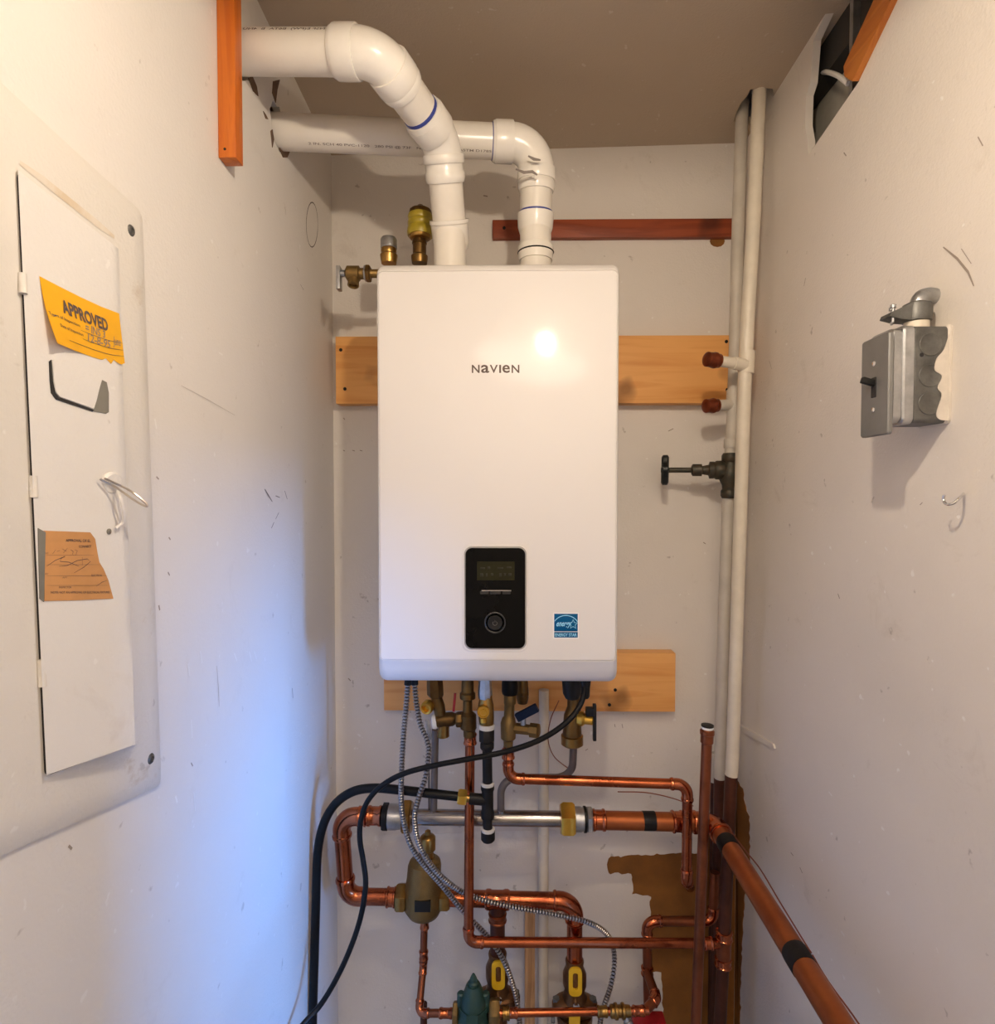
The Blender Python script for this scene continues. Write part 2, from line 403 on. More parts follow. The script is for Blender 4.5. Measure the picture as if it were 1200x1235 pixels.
def text_mesh(txt, bold=0.0, shear=0.0):
    c = bpy.data.curves.new('t', 'FONT'); c.body = txt; c.size = 1.0; c.offset = bold; c.shear = shear; c.resolution_u = 3
    o = bpy.data.objects.new('t', c); COL.objects.link(o)
    me = bpy.data.meshes.new_from_object(o.evaluated_get(bpy.context.evaluated_depsgraph_get()))
    V = [v.co.copy() for v in me.vertices]; Fc = [tuple(p.vertices) for p in me.polygons]
    bpy.data.objects.remove(o); bpy.data.curves.remove(c); bpy.data.meshes.remove(me)
    x0 = min(v.x for v in V); x1 = max(v.x for v in V); y0 = min(v.y for v in V); y1 = max(v.y for v in V)
    return [((v.x - x0) / (x1 - x0), (v.y - y0) / (y1 - y0)) for v in V], Fc
def text_fill(mb, txt, o, ex, ey, bold=0.0, shear=0.0):
    uv, Fc = text_mesh(txt, bold, shear)
    o, ex, ey = Vector(o), Vector(ex), Vector(ey)
    mb.add([o + ex * u + ey * v for u, v in uv], Fc); return mb

# plumbing run: straight pipes and elbows, each its own part
def run(root, pts, r, Rb, mp='copper', mf='copper_fit', ends=(False, False), n=16, hub=1.5, fit=1.13, bead=1.24, skip_elbow=()):
    pts = [Vector(p) for p in pts]; cur = pts[0]
    for i in range(1, len(pts)):
        if i < len(pts) - 1:
            d1 = (pts[i] - pts[i - 1]).normalized(); d2 = (pts[i + 1] - pts[i]).normalized()
            th = d1.angle(d2); t = (Rb[i - 1] if isinstance(Rb, tuple) else Rb) * math.tan(th / 2)
            t = min(t, (pts[i] - cur).length * .8, (pts[i + 1] - pts[i]).length * .8)
            rr = t / math.tan(th / 2)
            A, B = pts[i] - d1 * t, pts[i] + d2 * t
            MB().add(*sweep([cur, A], r, n)).build('pipe', mp, root)
            ctr = A + (d2 - d1 * d1.dot(d2)).normalized() * rr
            ax = d1.cross(d2).normalized(); arc = []
            ns = max(4, int(math.degrees(th) / 9))
            for k in range(ns + 1):
                arc.append(ctr + Quaternion(ax, th * k / ns) @ (A - ctr))
            h = r * hub
            path = [A - d1 * h, A - d1 * h * .8, A - d1 * h * .55, A - d1 * h * .45] + arc + [B + d2 * h * .45, B + d2 * h * .55, B + d2 * h * .8, B + d2 * h]
            rad = [r * fit, r * bead, r * bead, r * fit] + [r * fit] * len(arc) + [r * fit, r * bead, r * bead, r * fit]
            MB().add(*sweep(path, rad, n)).build('elbow', mf, root)
            cur = B
        else:
            MB().add(*sweep([cur, pts[i]], r, n)).build('pipe', mp, root)
def collar(root, p, d, L, r, m='copper_fit', name='collar', beads=True, n=16):
    p = Vector(p); d = Vector(d).normalized()
    pr = [(-L / 2, r * .96), (-L * .42, r * 1.1), (-L * .3, r * 1.1), (-L * .22, r), (L * .22, r), (L * .3, r * 1.1), (L * .42, r * 1.1), (L / 2, r * .96)] if beads else [(-L / 2, r * .97), (-L * .45, r), (L * .45, r), (L / 2, r * .97)]
    return MB().add(*lathe(p, d, pr, n)).build(name, m, root)

# ================================================================== STRUCTURE
def holed(outer, holes, ext):
    """flat board with holes and thickness ext"""
    bm = bmesh.new(); rings = []
    for lp in [outer] + holes:
        vs = [bm.verts.new(p) for p in lp]; rings.append(vs)
        for i in range(len(vs)): bm.edges.new((vs[i], vs[(i + 1) % len(vs)]))
    bmesh.ops.triangle_fill(bm, use_beauty=True, use_dissolve=False, edges=list(bm.edges))
    bm.verts.index_update()
    V = [v.co.copy() for v in bm.verts]; Fc = [tuple(v.index for v in f.verts) for f in bm.faces]
    idx = [[v.index for v in rg] for rg in rings]; n = len(V); bm.free()
    V2 = V + [v + Vector(ext) for v in V]
    F2 = Fc + [tuple(i + n for i in f)[::-1] for f in Fc]
    for rg in idx:
        for i in range(len(rg)):
            a, b = rg[i], rg[(i + 1) % len(rg)]; F2.append((a, b, b + n, a + n))
    return V2, F2
def jag(c, u, w, r, n=22, amp=.15):
    return [Vector(c) + (Vector(u) * math.cos(2 * math.pi * k / n) + Vector(w) * math.sin(2 * math.pi * k / n)) * r * (1 + amp * random.uniform(-.3, 1)) for k in range(n)]

YN = -1.7            # rear end of the outer room
BEAM_TOP = 1.33
YJ = 0.48            # where the closet's right wall ends
XO = 2.05            # far side of the outer room
VP1_Y, VP2_Y = 0.946, 1.100
vp1_wall = PX(287, 62, XL); vp1_wall = Vector((XL, VP1_Y, P(300, 62, VP1_Y).z))
vp2_wall = Vector((XL, VP2_Y, P(330, 156, VP2_Y).z))

MB().add(*boxmm((XL - .15, BACK, -.0), (XR + .15, BACK + .1, CEIL + .25))).build('wall_back', 'wall_back')
struct(bpy.data.objects['wall_back'])
wl = MB().add(*holed([(XL, YN, 0), (XL, BACK + .02, 0), (XL, BACK + .02, TOP), (XL, YN, TOP)],
      [jag(vp1_wall, (0, 1, 0), (0, 0, 1), .0345, amp=.22), jag(vp2_wall + Vector((0, 0, .002)), (0, 1, 0), (0, 0, 1), .036, amp=.25)], (-.013, 0, 0))).build('wall_left', 'wall_left', sharp=20)
struct(wl)
o = MB().add(*boxmm((XL - .12, YN, 0), (XL - .10, BACK + .1, TOP))).build('cavity_board', 'dark', wl)
# right wall with the broken-out hole
hole_px = [(1012, -40), (1003, 0), (981, 49), (977, 100), (972, 116), (971, 152), (974, 170), (975, 187), (988, 168), (1036, 98), (1048, 60), (1060, 20), (1068, -40)]
hole = [PX(x, y, XR) for x, y in hole_px]
wr = MB().add(*holed([(XR, YJ, 0), (XR, BACK + .02, 0), (XR, BACK + .02, TOP), (XR, YJ, TOP)], [hole], (.014, 0, 0))).build('wall_right', 'wall_right', sharp=20)
struct(wr)
MB().add(*boxmm((XR + .062, YJ + .03, 1.0), (XR + .075, BACK + .02, CEIL + .2))).build('cavity_board', 'cavity_board', wr)
MB().add(*boxmm((XR + .030, YJ + .04, PX(992, 94, XR + .03).z), (XR + .0615, BACK, TOP))).build('dark_liner', 'dark', wr)  # added dark liner; its colour stands in for the unlit upper cavity
st = PX(1036, 20, XR + .03)
MB().add(*boxmm((XR + .018, st.y - .004, CEIL - .3), (XR + .05, st.y + .006, CEIL + .04))).build('metal_stud', 'galv', wr)
wp = catmull([PX(985, 92, XR + .05), PX(995, 87, XR + .03), PX(1010, 91, XR + .016), PX(1023, 101, XR + .016)], 6)
MB().add(*sweep(wp, .0042, 8)).build('cable', 'wire_white', wr)
# ceiling with the ragged opening round the risers
ch = [PC(x, y) for x, y in [(885, 146), (889, 134), (894, 124), (901, 116), (905, 108), (918, 106), (932, 107), (933, 118), (926, 128), (921, 138), (909, 147), (896, 151)]]
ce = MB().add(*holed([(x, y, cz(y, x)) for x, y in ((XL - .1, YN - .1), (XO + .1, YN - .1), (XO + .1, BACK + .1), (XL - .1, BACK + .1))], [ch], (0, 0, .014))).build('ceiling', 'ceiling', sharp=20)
struct(ce)
MB().add(*boxmm((XR - .3, 1.0, CEIL + .12), (XR + .2, BACK + .1, CEIL + .13))).build('dark_void_liner', 'dark', ce)
struct(MB().add(*boxmm((XL - .1, YN - .1, -.05), (XO + .1, BACK + .1, 0))).build('floor', 'floor'))
struct(MB().add(*boxmm((XL, -.12, CAMZ + .72), (.60, .0, cz(0) + .01))).build('added_header_1', 'outer'))  # unseen header added to keep the fill light off the upper back wall
# passage round the camera; right partition and hatch added to shape the daylight beam
XP = .60
struct(MB().add(*boxmm((XR + .014, YJ, 0), (XO + .1, YJ + .03, TOP - .1))).build('wall_jamb', 'outer'))
struct(MB().add(*boxmm((XL - .1, YN - .1, 0), (XO + .1, YN, TOP))).build('wall_rear', 'outer'))
struct(MB().add(*holed([(XP, YN, 0), (XP, YJ + .01, 0), (XP, YJ + .01, TOP - .06), (XP, YN, TOP)], [[Vector((XP, y, z)) for y, z in ((.14, .25), (.476, .25), (.476, BEAM_TOP), (.14, BEAM_TOP))]], (.05, 0, 0))).build('wall_beam_mask', 'outer', sharp=20))
y0, y1, z0, z1 = -1.0, -.44, .88, 1.68
struct(MB().add(*holed([(XO, YN, 0), (XO, YJ, 0), (XO, YJ, TOP - .1), (XO, YN, TOP)], [[Vector((XO, y, z)) for y, z in ((y0, z0), (y1, z0), (y1, z1), (y0, z1))]], (.08, 0, 0))).build('wall_outer', 'outer', sharp=20))
fr = MB()
for a, b in (((y0, z0), (y0 + .03, z1)), ((y1 - .03, z0), (y1, z1)), ((y0, z0), (y1, z0 + .03)), ((y0, z1 - .03), (y1, z1))):
    fr.add(*boxmm((XO + .03, a[0], a[1]), (XO + .06, b[0], b[1])))
struct(fr.build('window_1', 'outer'))

# unpainted drywall paper, a patch of its own shape on the back and right walls
def rough(pts, amp, step):
    out = []
    for a, b in zip(pts, pts[1:]):
        L = math.hypot(b[0] - a[0], b[1] - a[1]); k = max(1, int(L / step))
        for i in range(k):
            t = i / k; out.append((a[0] + (b[0] - a[0]) * t + random.uniform(-amp, amp), a[1] + (b[1] - a[1]) * t + random.uniform(-amp, amp)))
    out.append(pts[-1]); return out
pe = rough([(860, 945), (852, 1028), (800, 1030), (733, 1034), (733, 1053), (762, 1053), (763, 1078), (784, 1080), (785, 1172), (798, 1172), (803, 1290)], 1.3, 4)
poly = [P(x, y, BACK) for x, y in pe] + [Vector((XR - .0015, BACK, P(800, 1290, BACK).z)), Vector((XR - .0015, BACK, P(800, 945, BACK).z))]
MB().add(*prism(poly, (0, -.0012, 0))).build('bare_patch', 'patch', bpy.data.objects['wall_back'], label='unpainted brown drywall paper')
pe = rough([(888, 938), (896, 952), (899, 972), (904, 985), (905, 1040), (899, 1075), (897, 1110), (894, 1160), (892, 1290)], 1.0, 5)
poly = [PX(x, y, XR) for x, y in pe] + [Vector((XR, BACK - .002, PX(892, 1290, XR).z)), Vector((XR, BACK - .002, PX(888, 938, XR).z))]
MB().add(*prism(poly, (-.0012, 0, 0))).build('bare_patch', 'patch', wr, label='unpainted brown strip in the corner')
# tape line on the right wall
MB().add(*prism([PX(893, 874, XR), PX(934, 897, XR), PX(936, 903, XR), PX(893, 881, XR)], (-.004, 0, 0))).build('drywall_seam', 'wall_right', wr)
# lighter mud strips on the back wall
mud = MB()
for q in ([(620, 962), (655, 966), (735, 970), (735, 976), (610, 979)], [(452, 1008), (560, 1004), (640, 1002), (735, 1000), (735, 1008), (560, 1012), (452, 1014)]):
    mud.add(*prism([P(x, y, BACK) for x, y in q], (0, -.0006, 0)))
stuff(mud.build('joint_compound', 'mud', bpy.data.objects['wall_back'], label='pale strips of joint compound'))

# marks on the walls (each set one object)
def marks(wallo, name, m, strokes, conv, nrm, off):
    mb = MB()
    for w, pts in strokes: mb.add(*ribbon([conv(x, y) + Vector(nrm) * off for x, y in pts], nrm, w))
    return stuff(mb.build(name, m, wallo))
cl = lambda x, y: PX(x, y, XL)
circ = [(376 + 7 * math.cos(a / 24 * 6.283), 271 + 27 * math.sin(a / 24 * 6.283)) for a in range(25)]
marks(wl, 'pencil_mark', 'pencil', [(.0024, circ), (.002, [(362, 343), (366, 350)]), (.0035, [(319, 590), (323, 597), (328, 605)]), (.003, [(332, 598), (337, 600)]),
      (.0035, [(343, 592), (346, 602)]), (.0025, [(336, 618), (332, 626)]), (.003, [(330, 630), (327, 637)]),
      (.003, [(352, 830), (353, 842)]), ], cl, (1, 0, 0), .0006)
marks(wl, 'scratch', 'scratch', [(.0012, [(218, 465), (250, 482), (283, 501)]), (.0015, [(261, 803), (263, 830), (264, 852)])], cl, (1, 0, 0), .0006)
marks(wl, 'scuff', 'soil', [(.004, [(188, 575), (191, 578)]), (.004, [(203, 648), (205, 651)]), (.004, [(202, 690), (204, 694)]), (.005, [(191, 730), (192, 736)]), (.005, [(82, 1020), (86, 1024)]),
      (.0035, [(230, 920), (232, 924)]), (.003, [(24, 420), (26, 423)])], cl, (1, 0, 0), .0006)
marks(wl, 'chipped_paint', 'spackle', [(.006, [(241, 785), (243, 800)]), (.006, [(226, 800), (228, 815)]), (.005, [(282, 788), (285, 797)]), (.006, [(300, 786), (303, 798)]), (.005, [(306, 785), (309, 795)]),
      (.004, [(233, 955), (235, 978)]), (.004, [(230, 868), (231, 890)]), (.003, [(378, 825), (379, 845)]), (.005, [(263, 425), (268, 428)]), (.005, [(186, 505), (188, 517)]),
      (.006, [(211, 960), (213, 968)])], cl, (1, 0, 0), .0008)
crr = lambda x, y: PX(x, y, XR)
marks(wr, 'scuff', 'soil', [(.003, [(1138, 298), (1155, 312), (1168, 328), (1175, 345)]), (.002, [(1160, 300), (1172, 318)]), (.003, [(1180, 165), (1186, 176)]), (.004, [(1011, 716), (1013, 722)]),
      (.004, [(954, 1028), (957, 1032)]), (.0045, [(965, 1046), (968, 1053)]), (.004, [(1018, 184), (1021, 188)]), (.002, [(928, 435), (931, 445)]), (.0025, [(1110, 609), (1113, 606)]), (.003, [(970, 345), (972, 335)])], crr, (-1, 0, 0), .0006)
marks(wr, 'chipped_paint', 'spackle', [(.005, [(1000, 955), (1004, 960)]), (.006, [(1015, 1123), (1019, 1129)]), (.005, [(1068, 660), (1071, 664)]), (.004, [(1085, 897), (1088, 899)])], crr, (-1, 0, 0), .0008)
cb = lambda x, y: P(x, y, BACK)
marks(bpy.data.objects['wall_back'], 'scuff', 'soil', [(.005, [(420, 818), (423, 821)]), (.004, [(414, 543), (416, 544)]), (.004, [(425, 543), (428, 544)]), (.004, [(434, 543), (437, 544)]), (.004, [(806, 520), (812, 517)]),
      (.004, [(414, 504), (416, 506)]), (.006, [(583, 236), (588, 237)]), (.004, [(706, 905), (709, 903)]), (.003, [(741, 873), (742, 877)]), (.003, [(750, 873), (751, 878)]), (.004, [(848, 654), (851, 656)])], cb, (0, -1, 0), .0006)
kn = [Vector(P(865 + 9 * math.cos(a / 12 * 6.283), 291 + 7 * math.sin(a / 12 * 6.283), BACK)) for a in range(12)]
MB().add(*prism(kn, (0, -.001, 0))).build('wall_stain', 'copper_old' if False else 'patch', bpy.data.objects['wall_back'], label='small round brown stain')
# torn paper round the two pipe holes
mb = MB()
for pts in ([(299, 94), (304, 92), (309, 104), (311, 116), (305, 110)], [(328, 112), (329, 98), (337, 96), (334, 108), (332, 124)], [(317, 134), (320, 138), (323, 144), (320, 143)],
            [(326, 158), (328, 156), (330, 168), (328, 178)], [(336, 178), (343, 181), (349, 183), (346, 190), (341, 190)]):
    q = [PX(x, y, XL) for x, y in pts]; mb.add(*prism(q, (.0012, 0, 0)))
stuff(mb.build('torn_paper', 'tear', wl, label='torn brown paper at the pipe holes'))

# ================================================================== LAMP (just above the frame)
lt = thing('pendant_lamp', 'white shaded pendant lamp hanging in front of the closet', 'lamp', (LAMP.x, LAMP.y, cz(LAMP.y)))
MB().add(*lathe(LAMP + Vector((0, 0, -.016)), (0, 0, 1), [(.016 + .016 * math.sin(R_(a)), .016 * math.cos(R_(a))) for a in range(-90, 91, 15)], 16)).build('bulb', 'bulb', lt)
MB().add(*lathe(LAMP, (0, 0, 1), [(.034, .150), (.037, .151), (.075, .05), (.10, .03), (.10, .02), (.07, .035), (.036, .145)][0:5], 32)).build('lamp_shade', 'shade', lt)
MB().add(*lathe(LAMP, (0, 0, 1), [(.0162, .012), (.05, .016), (.12, .016), (.13, .008)], 16)).build('socket', 'white', lt)
MB().add(*sweep([LAMP + Vector((0, 0, .12)), Vector((LAMP.x, LAMP.y, cz(LAMP.y)))], .003, 8)).build('cord', 'wire_white', lt)

# ================================================================== MOUNTING BOARDS
YB = BACK - .038
def board(name, label, x0, x1, y0, y1, Yf, m, nails=(), grp=None):
    a = P(x0, y1, Yf); b = P(x1, y0, Yf)
    t = thing(name, label, 'board', ((a.x + b.x) / 2, BACK, a.z))
    MB().add(*boxmm((a.x, Yf, a.z), (b.x, BACK - .0005, b.z), .002)).build('plank', m, t)
    for nx, ny in nails:
        MB().add(*lathe(P(nx, ny, Yf) + Vector((0, .002, 0)), (0, -1, 0), [(0, .004), (.003, .004), (.0035, .003)], 10)).build('nail_head', 'iron', t)
    return t
board('mounting_board', 'wide pine board on the back wall behind the upper white heater', 405, 882, 404, 487, YB, 'pine', [(411, 422), (416, 469), (877, 470), (876, 412)])
lb = board('mounting_board', 'short pine board under the lower right corner of the white heater', 463, 815, 788, 857, YB, 'pine', [(742, 832), (735, 850)])
rs = board('wood_strip', 'thin dark red wood strip beside the intake pipe high on the back wall', 594, 887, 263, 287, BACK - .018, 'redwood', [(608, 275)])
# orange batten on the left wall
b0 = PX(263, 190, XL)
bt = thing('wood_batten', 'upright orange stained wood batten on the left wall by the exhaust pipe', 'board', (XL, b0.y, b0.z))
MB().add(*boxmm((XL + .0003, b0.y, b0.z), (XL + .026, b0.y + .024, cz(b0.y + .024, XL) - .001), .0015)).build('batten', 'orange_wood_z', bt)
MB().add(*lathe((XL + .010, b0.y + .0015, b0.z + .012), (0, -1, 0), [(0, .002), (.002, .002), (.0022, .0015)], 8)).build('nail_head', 'iron', bt)
# orange lath on the right wall beside the hole
q = [PX(x, y, XR) for x, y in [(1075, -30), (1062, 0), (1025, 80), (1026, 92), (1036, 98), (1083, 0), (1098, -30)]]
rl = tag(MB().add(*prism([v - Vector((.0005, 0, 0)) - v.zero() if False else v - Vector((.0004, 0, 0)) for v in q], (-.010, 0, 0))).build('wood_lath', 'orange_wood_y', loc=q[3]),
         'sloping orange wood lath at the edge of the hole in the right wall', 'board')
# narrow stick low behind the pipes
a = P(633, 1100, 1.385); b = FL(645, 1.385)
sk = thing('wood_stick', 'narrow upright wood stick low behind the copper pipes', 'stick', (a.x, BACK, b.z))
MB().add(*boxmm((a.x, 1.385, b.z), (b.x, 1.404, a.z), .0015)).build('stick', 'pine_stick', sk)
MB().add(*boxmm((a.x - .003, 1.404, b.z), (b.x + .003, BACK - .0005, b.z + .06), .001)).build('cleat', 'pine_stick', sk)

# ================================================================== HEATER
YF = 1.06
fx0, fx1 = P(451, 560, YF).x, P(750, 560, YF).x
zt = P(600, 310, YF).z; zb = P(600, 825, 1.085).z; zf = P(600, 797, YF).z
ht = thing('wall_heater', 'white wall hung tankless water heater with black control panel', 'heater', ((fx0 + fx1) / 2, BACK, zb))
def hl(y, ix, it, ib, r):
    return [Vector((x, y, z)) for x, z in rrect(fx0 + ix, fx1 - ix, zb + ib, zt - it, r, 8)]
dz = zf - zb
body = MB().add(*loft([hl(1.135, 0, 0, 0.0, .014), hl(1.105, .0005, 0, 0.0, .014), hl(1.092, .0015, .003, .004, .015), hl(1.080, .003, .006, .014, .016), hl(1.069, .0055, .012, dz * .66, .013),
      hl(1.0635, .0072, .019, dz * .93, .010), hl(1.0612, .0080, .0222, dz * .985, .009), hl(1.0612, .0086, .0230, dz, .009), hl(1.0630, .0090, .0234, dz + .0006, .008), hl(1.0630, .0096, .0240, dz + .0012, .008), hl(1.0603, .0104, .0248, dz + .002, .007), hl(1.0600, .0116, .0262, dz + .003, .007)])).build('front_cover', 'appliance', ht, sharp=50)
MB().add(*loft([hl(1.385, .010, .008, .016, .012), hl(1.135, .010, .008, .016, .012)])).build('casing', 'appliance_back', ht)
MB().add(*boxmm((fx0 + .05, 1.38, zt - .10), (fx1 - .05, YB - .0005, zt - .14))).build('hanging_bracket', 'galv', ht)
fo = lambda x, y, e=.0003: P(x, y, YF - e)
lg = MB()
for chx, x0, x1 in (('N', 569, 578.4), ('a', 580.2, 590), ('V', 590.6, 600.4), ('I', 602, 604.4), ('e', 605.8, 615), ('N', 617, 626.4)):
    o_ = fo(x0, 449.8); text_fill(lg, chx, o_, fo(x1, 449.8) - o_, fo(x0, 440) - o_, bold=.018)
lg.build('brand_lettering', 'logo', ht)
# control panel
def pr(x0, x1, y0, y1): a = P(x0, y1, YF); b = P(x1, y0, YF); return a.x, b.x, a.z, b.z
g = pr(557.5, 637, 656.5, 786)
MB().add(*plateY(*g, .015, YF + .002, YF - .0012, .0011)).build('panel_surround', 'appliance', ht)
g = pr(560, 635, 659, 783)
cp = MB().add(*plateY(*g, .0135, YF + .001, YF - .0030, .0012)).build('control_panel', 'bezel', ht)
g = pr(561.6, 633.4, 660.8, 781.2)
MB().add(*plateY(*g, .012, YF - .0028, YF - .0042, .0006)).build('panel_face', 'blackgloss', cp)
MB().add(*plateY(*pr(575.5, 620.5, 677, 699.5), .001, YF - .004, YF - .0048, .0003)).build('screen', 'lcd', cp)
sg = MB()
for x, y, w, h in ((579, 684, 6, 2), (588, 683, 3, 3), (600, 684, 7, 1.6), (611, 683, 6, 2), (579, 691, 4, 4), (586, 691, 2, 4), (592, 691, 3, 3), (602, 691, 3, 4), (608, 691, 2, 3), (613, 691, 4, 3)):
    sg.add(*plateY(*pr(x, x + w, y, y + h), .0002, YF - .0046, YF - .005, .0001))
stuff(sg.build('screen_icons', 'lcdseg', cp))
for x0, x1 in ((579, 589), (591, 604), (606, 616)):
    MB().add(*plateY(*pr(x0, x1, 712.5, 716), .0016, YF - .004, YF - .0062, .0007)).build('button', 'dark_trim', cp)
MB().add(*plateY(*pr(581, 616.5, 711.2, 712.2), .0005, YF - .004, YF - .006, .0003)).build('button_trim', 'chrome', cp)
dc = P(597, 751, YF - .0042)
def ring(c, r0, r1, y0, y1, n=28):
    return lathe(c, (0, -1, 0), [(0, r1), (y1, r1), (y1 + .0006, (r0 + r1) / 2), (y1, r0), (0, r0)], n)
MB().add(*ring(dc, .0165, .0192, 0, .0012)).build('dial_ring', 'dark_trim', cp)
MB().add(*lathe(dc, (0, -1, 0), [(0, .0135), (.003, .0135), (.0045, .0118), (.0042, .0085), (.0038, .0005)], 28)).build('dial', 'blackmat', cp)
pw = MB(); pw.add(*sweep([dc + Vector((.0038 * math.sin(R_(a)), -.0047, .0038 * math.cos(R_(a)))) for a in range(35, 330, 20)], .0003, 6))
pw.add(*sweep([dc + Vector((0, -.0047, .0015)), dc + Vector((0, -.0047, .0052))], .0003, 6))
pw.build('power_symbol', 'greyink', cp)
# blue efficiency label
es = MB().add(*plateY(*pr(667, 698, 739, 770), .0006, YF + .0005, YF - .0004, .0001)).build('efficiency_label', 'white', ht, label='white edged blue sticker')
MB().add(*plateY(*pr(668.3, 696.8, 740.2, 761.4), .0003, YF, YF - .0007, .0001)).build('label_field', 'blue', es)
MB().add(*plateY(*pr(668.3, 696.8, 762.2, 768.8), .0003, YF, YF - .0007, .0001)).build('label_strip', 'blue', es)
pt = MB(); e9 = .001
pt.add(*ribbon([fo(682.5 + 16.2 * math.cos(R_(a)), 757.5 - 15.2 * math.sin(R_(a)), e9) for a in range(28, 153, 6)], (0, -1, 0), .0013))
o_ = fo(671, 757.5, e9); text_fill(pt, 'energy', o_, fo(689.5, 757.5, e9) - o_, fo(671, 750.5, e9) - o_ , bold=.02, shear=.5)
sp = [fo(691.2 + (5.6 if k % 2 == 0 else 2.6) * math.sin(k * math.pi / 5), 753 - (5.8 if k % 2 == 0 else 2.6) * math.cos(k * math.pi / 5), e9) for k in range(11)]
pt.add(*ribbon(sp, (0, -1, 0), .0011))
o_ = fo(669.5, 767.6, e9); text_fill(pt, 'ENERGY STAR', o_, fo(695.6, 767.6, e9) - o_, fo(669.5, 763.8, e9) - o_, bold=.015)
pt.build('label_print', 'cyanprint', es)

# ================================================================== VENT PIPES
rv = .0308
def vent(root, pts, Rb):
    Rb = Rb if isinstance(Rb, tuple) else (Rb,) * 9
    run(root, pts, rv, Rb, 'pvc', 'pvc_fit', n=28, hub=1.15, fit=1.10, bead=1.17)
def band(root, p, d, L, r, m, name, n=28):
    return MB().add(*lathe(Vector(p) - Vector(d).normalized() * (L / 2), d, [(0, r * .985), (L * .06, r), (L * .94, r), (L, r * .985)], n)).build(name, m, root)
# exhaust (front) pipe
E0 = P(543, 330, 1.135); E0.z = zt - .012
E1 = P(542, 270, 1.135); E2 = P(533, 170, 1.073); E3 = P(455, 63.5, .915); E4 = vp1_wall + Vector((-.08, .0, 0))
t = thing('exhaust_pipe', 'front white plastic vent pipe bending from heater top to the left wall', 'pipe', E0)
MB().add(*sweep([E0, E1], rv * .98, 28)).build('pipe', 'pvc', t)
d01 = (E1 - E0).normalized(); d12 = (E2 - E1).normalized(); d23 = (E3 - E2).normalized(); d34 = (E4 - E3).normalized()
MB().add(*lathe(E1 - d12 * .045, d12, [(0, rv * 1.0), (.012, rv * 1.12), (.044, rv * 1.14), (.046, rv * 1.20), (.052, rv * 1.20), (.052, rv * 1.02), (.046, rv * 1.0)], 28)).build('coupling', 'pvc_fit', t)
vent(t, [E1 - d12 * .01, E2, E3, E4], (.062, .048))
tA = .062 * math.tan(d12.angle(d23) / 2); tB = .048 * math.tan(d23.angle(d34) / 2)
for c_, dd, L in ((E3 + d34 * (tB + .014), d34, .034), (E3 - d23 * (tB + .006), d23, .030), (E2 + d23 * (tA + .010), d23, .034), (E2 - d12 * (tA - .002), d12, .014)):
    band(t, c_, dd, L, rv * 1.2, 'pvc_fit', 'hub')
band(t, E2 + d23 * (tA + .0375), d23, .008, rv * 1.03, 'primer', 'primer_ring')
# intake (rear) pipe
I0 = P(646, 330, 1.178); I0.z = zt - .012
I1 = P(646, 262, 1.178); I2 = P(648, 173, 1.160); I3 = vp2_wall + Vector((-.08, 0, 0))
t2 = thing('intake_pipe', 'rear white plastic vent pipe with one elbow crossing to the left wall', 'pipe', I0)
MB().add(*sweep([I0, I1], rv * .98, 28)).build('pipe', 'pvc', t2)
i12 = (I2 - I1).normalized(); i23 = (I3 - I2).normalized()
zc = P(646, 300, 1.178)
MB().add(*lathe(Vector((I0.x, I0.y, zc.z - .004)), (0, 0, 1), [(-.02, rv * 1.06), (.004, rv * 1.14), (.010, rv * 1.05)], 28)).build('vent_collar', 'pvc_fit', t2)
MB().add(*lathe(Vector((I0.x, I0.y, zc.z - .012)), (0, 0, 1), [(0, rv * 1.03), (.004, rv * 1.16), (.008, rv * 1.03)], 28)).build('gasket', 'rubber', t2)
MB().add(*lathe(I1 - i12 * .03, i12, [(0, rv * 1.0), (.010, rv * 1.1), (.028, rv * 1.14), (.036, rv * 1.14), (.036, rv * 1.02), (.030, rv)], 28)).build('coupling', 'pvc_fit', t2)
band(t2, I1 + i12 * .008, i12, .005, rv * 1.035, 'primer', 'primer_ring')
vent(t2, [I1, I2, I3], .050)
tI = .050 * math.tan(i12.angle(i23) / 2)
band(t2, I2 + i23 * (tI + .014), i23, .034, rv * 1.2, 'pvc_fit', 'hub')
band(t2, I2 - i12 * (tI + .006), i12, .022, rv * 1.2, 'pvc_fit', 'hub')
band(t2, I2 + i23 * (tI + .034), i23, .006, rv * 1.03, 'primer', 'primer_ring')
# blue primer smears on the intake elbow
def smear(root, ctr, r, pts, w, m='primer'):
    mb = MB()
    for seg in pts: mb.add(*ribbon([Vector(p) for p in seg], (0, -1, 0), w))
    return stuff(mb.build('smear', m, root))
el = I2 + (i23 - i12).normalized() * .0
def near(px, py, Y): return P(px, py, Y)
smear(t2, el, rv, [[near(622, 204, 1.114), near(632, 208, 1.112), near(642, 207, 1.112), near(648, 211, 1.113)], [near(637, 188, 1.116), near(644, 192, 1.114), near(652, 193, 1.115)]], .006, 'greyink')
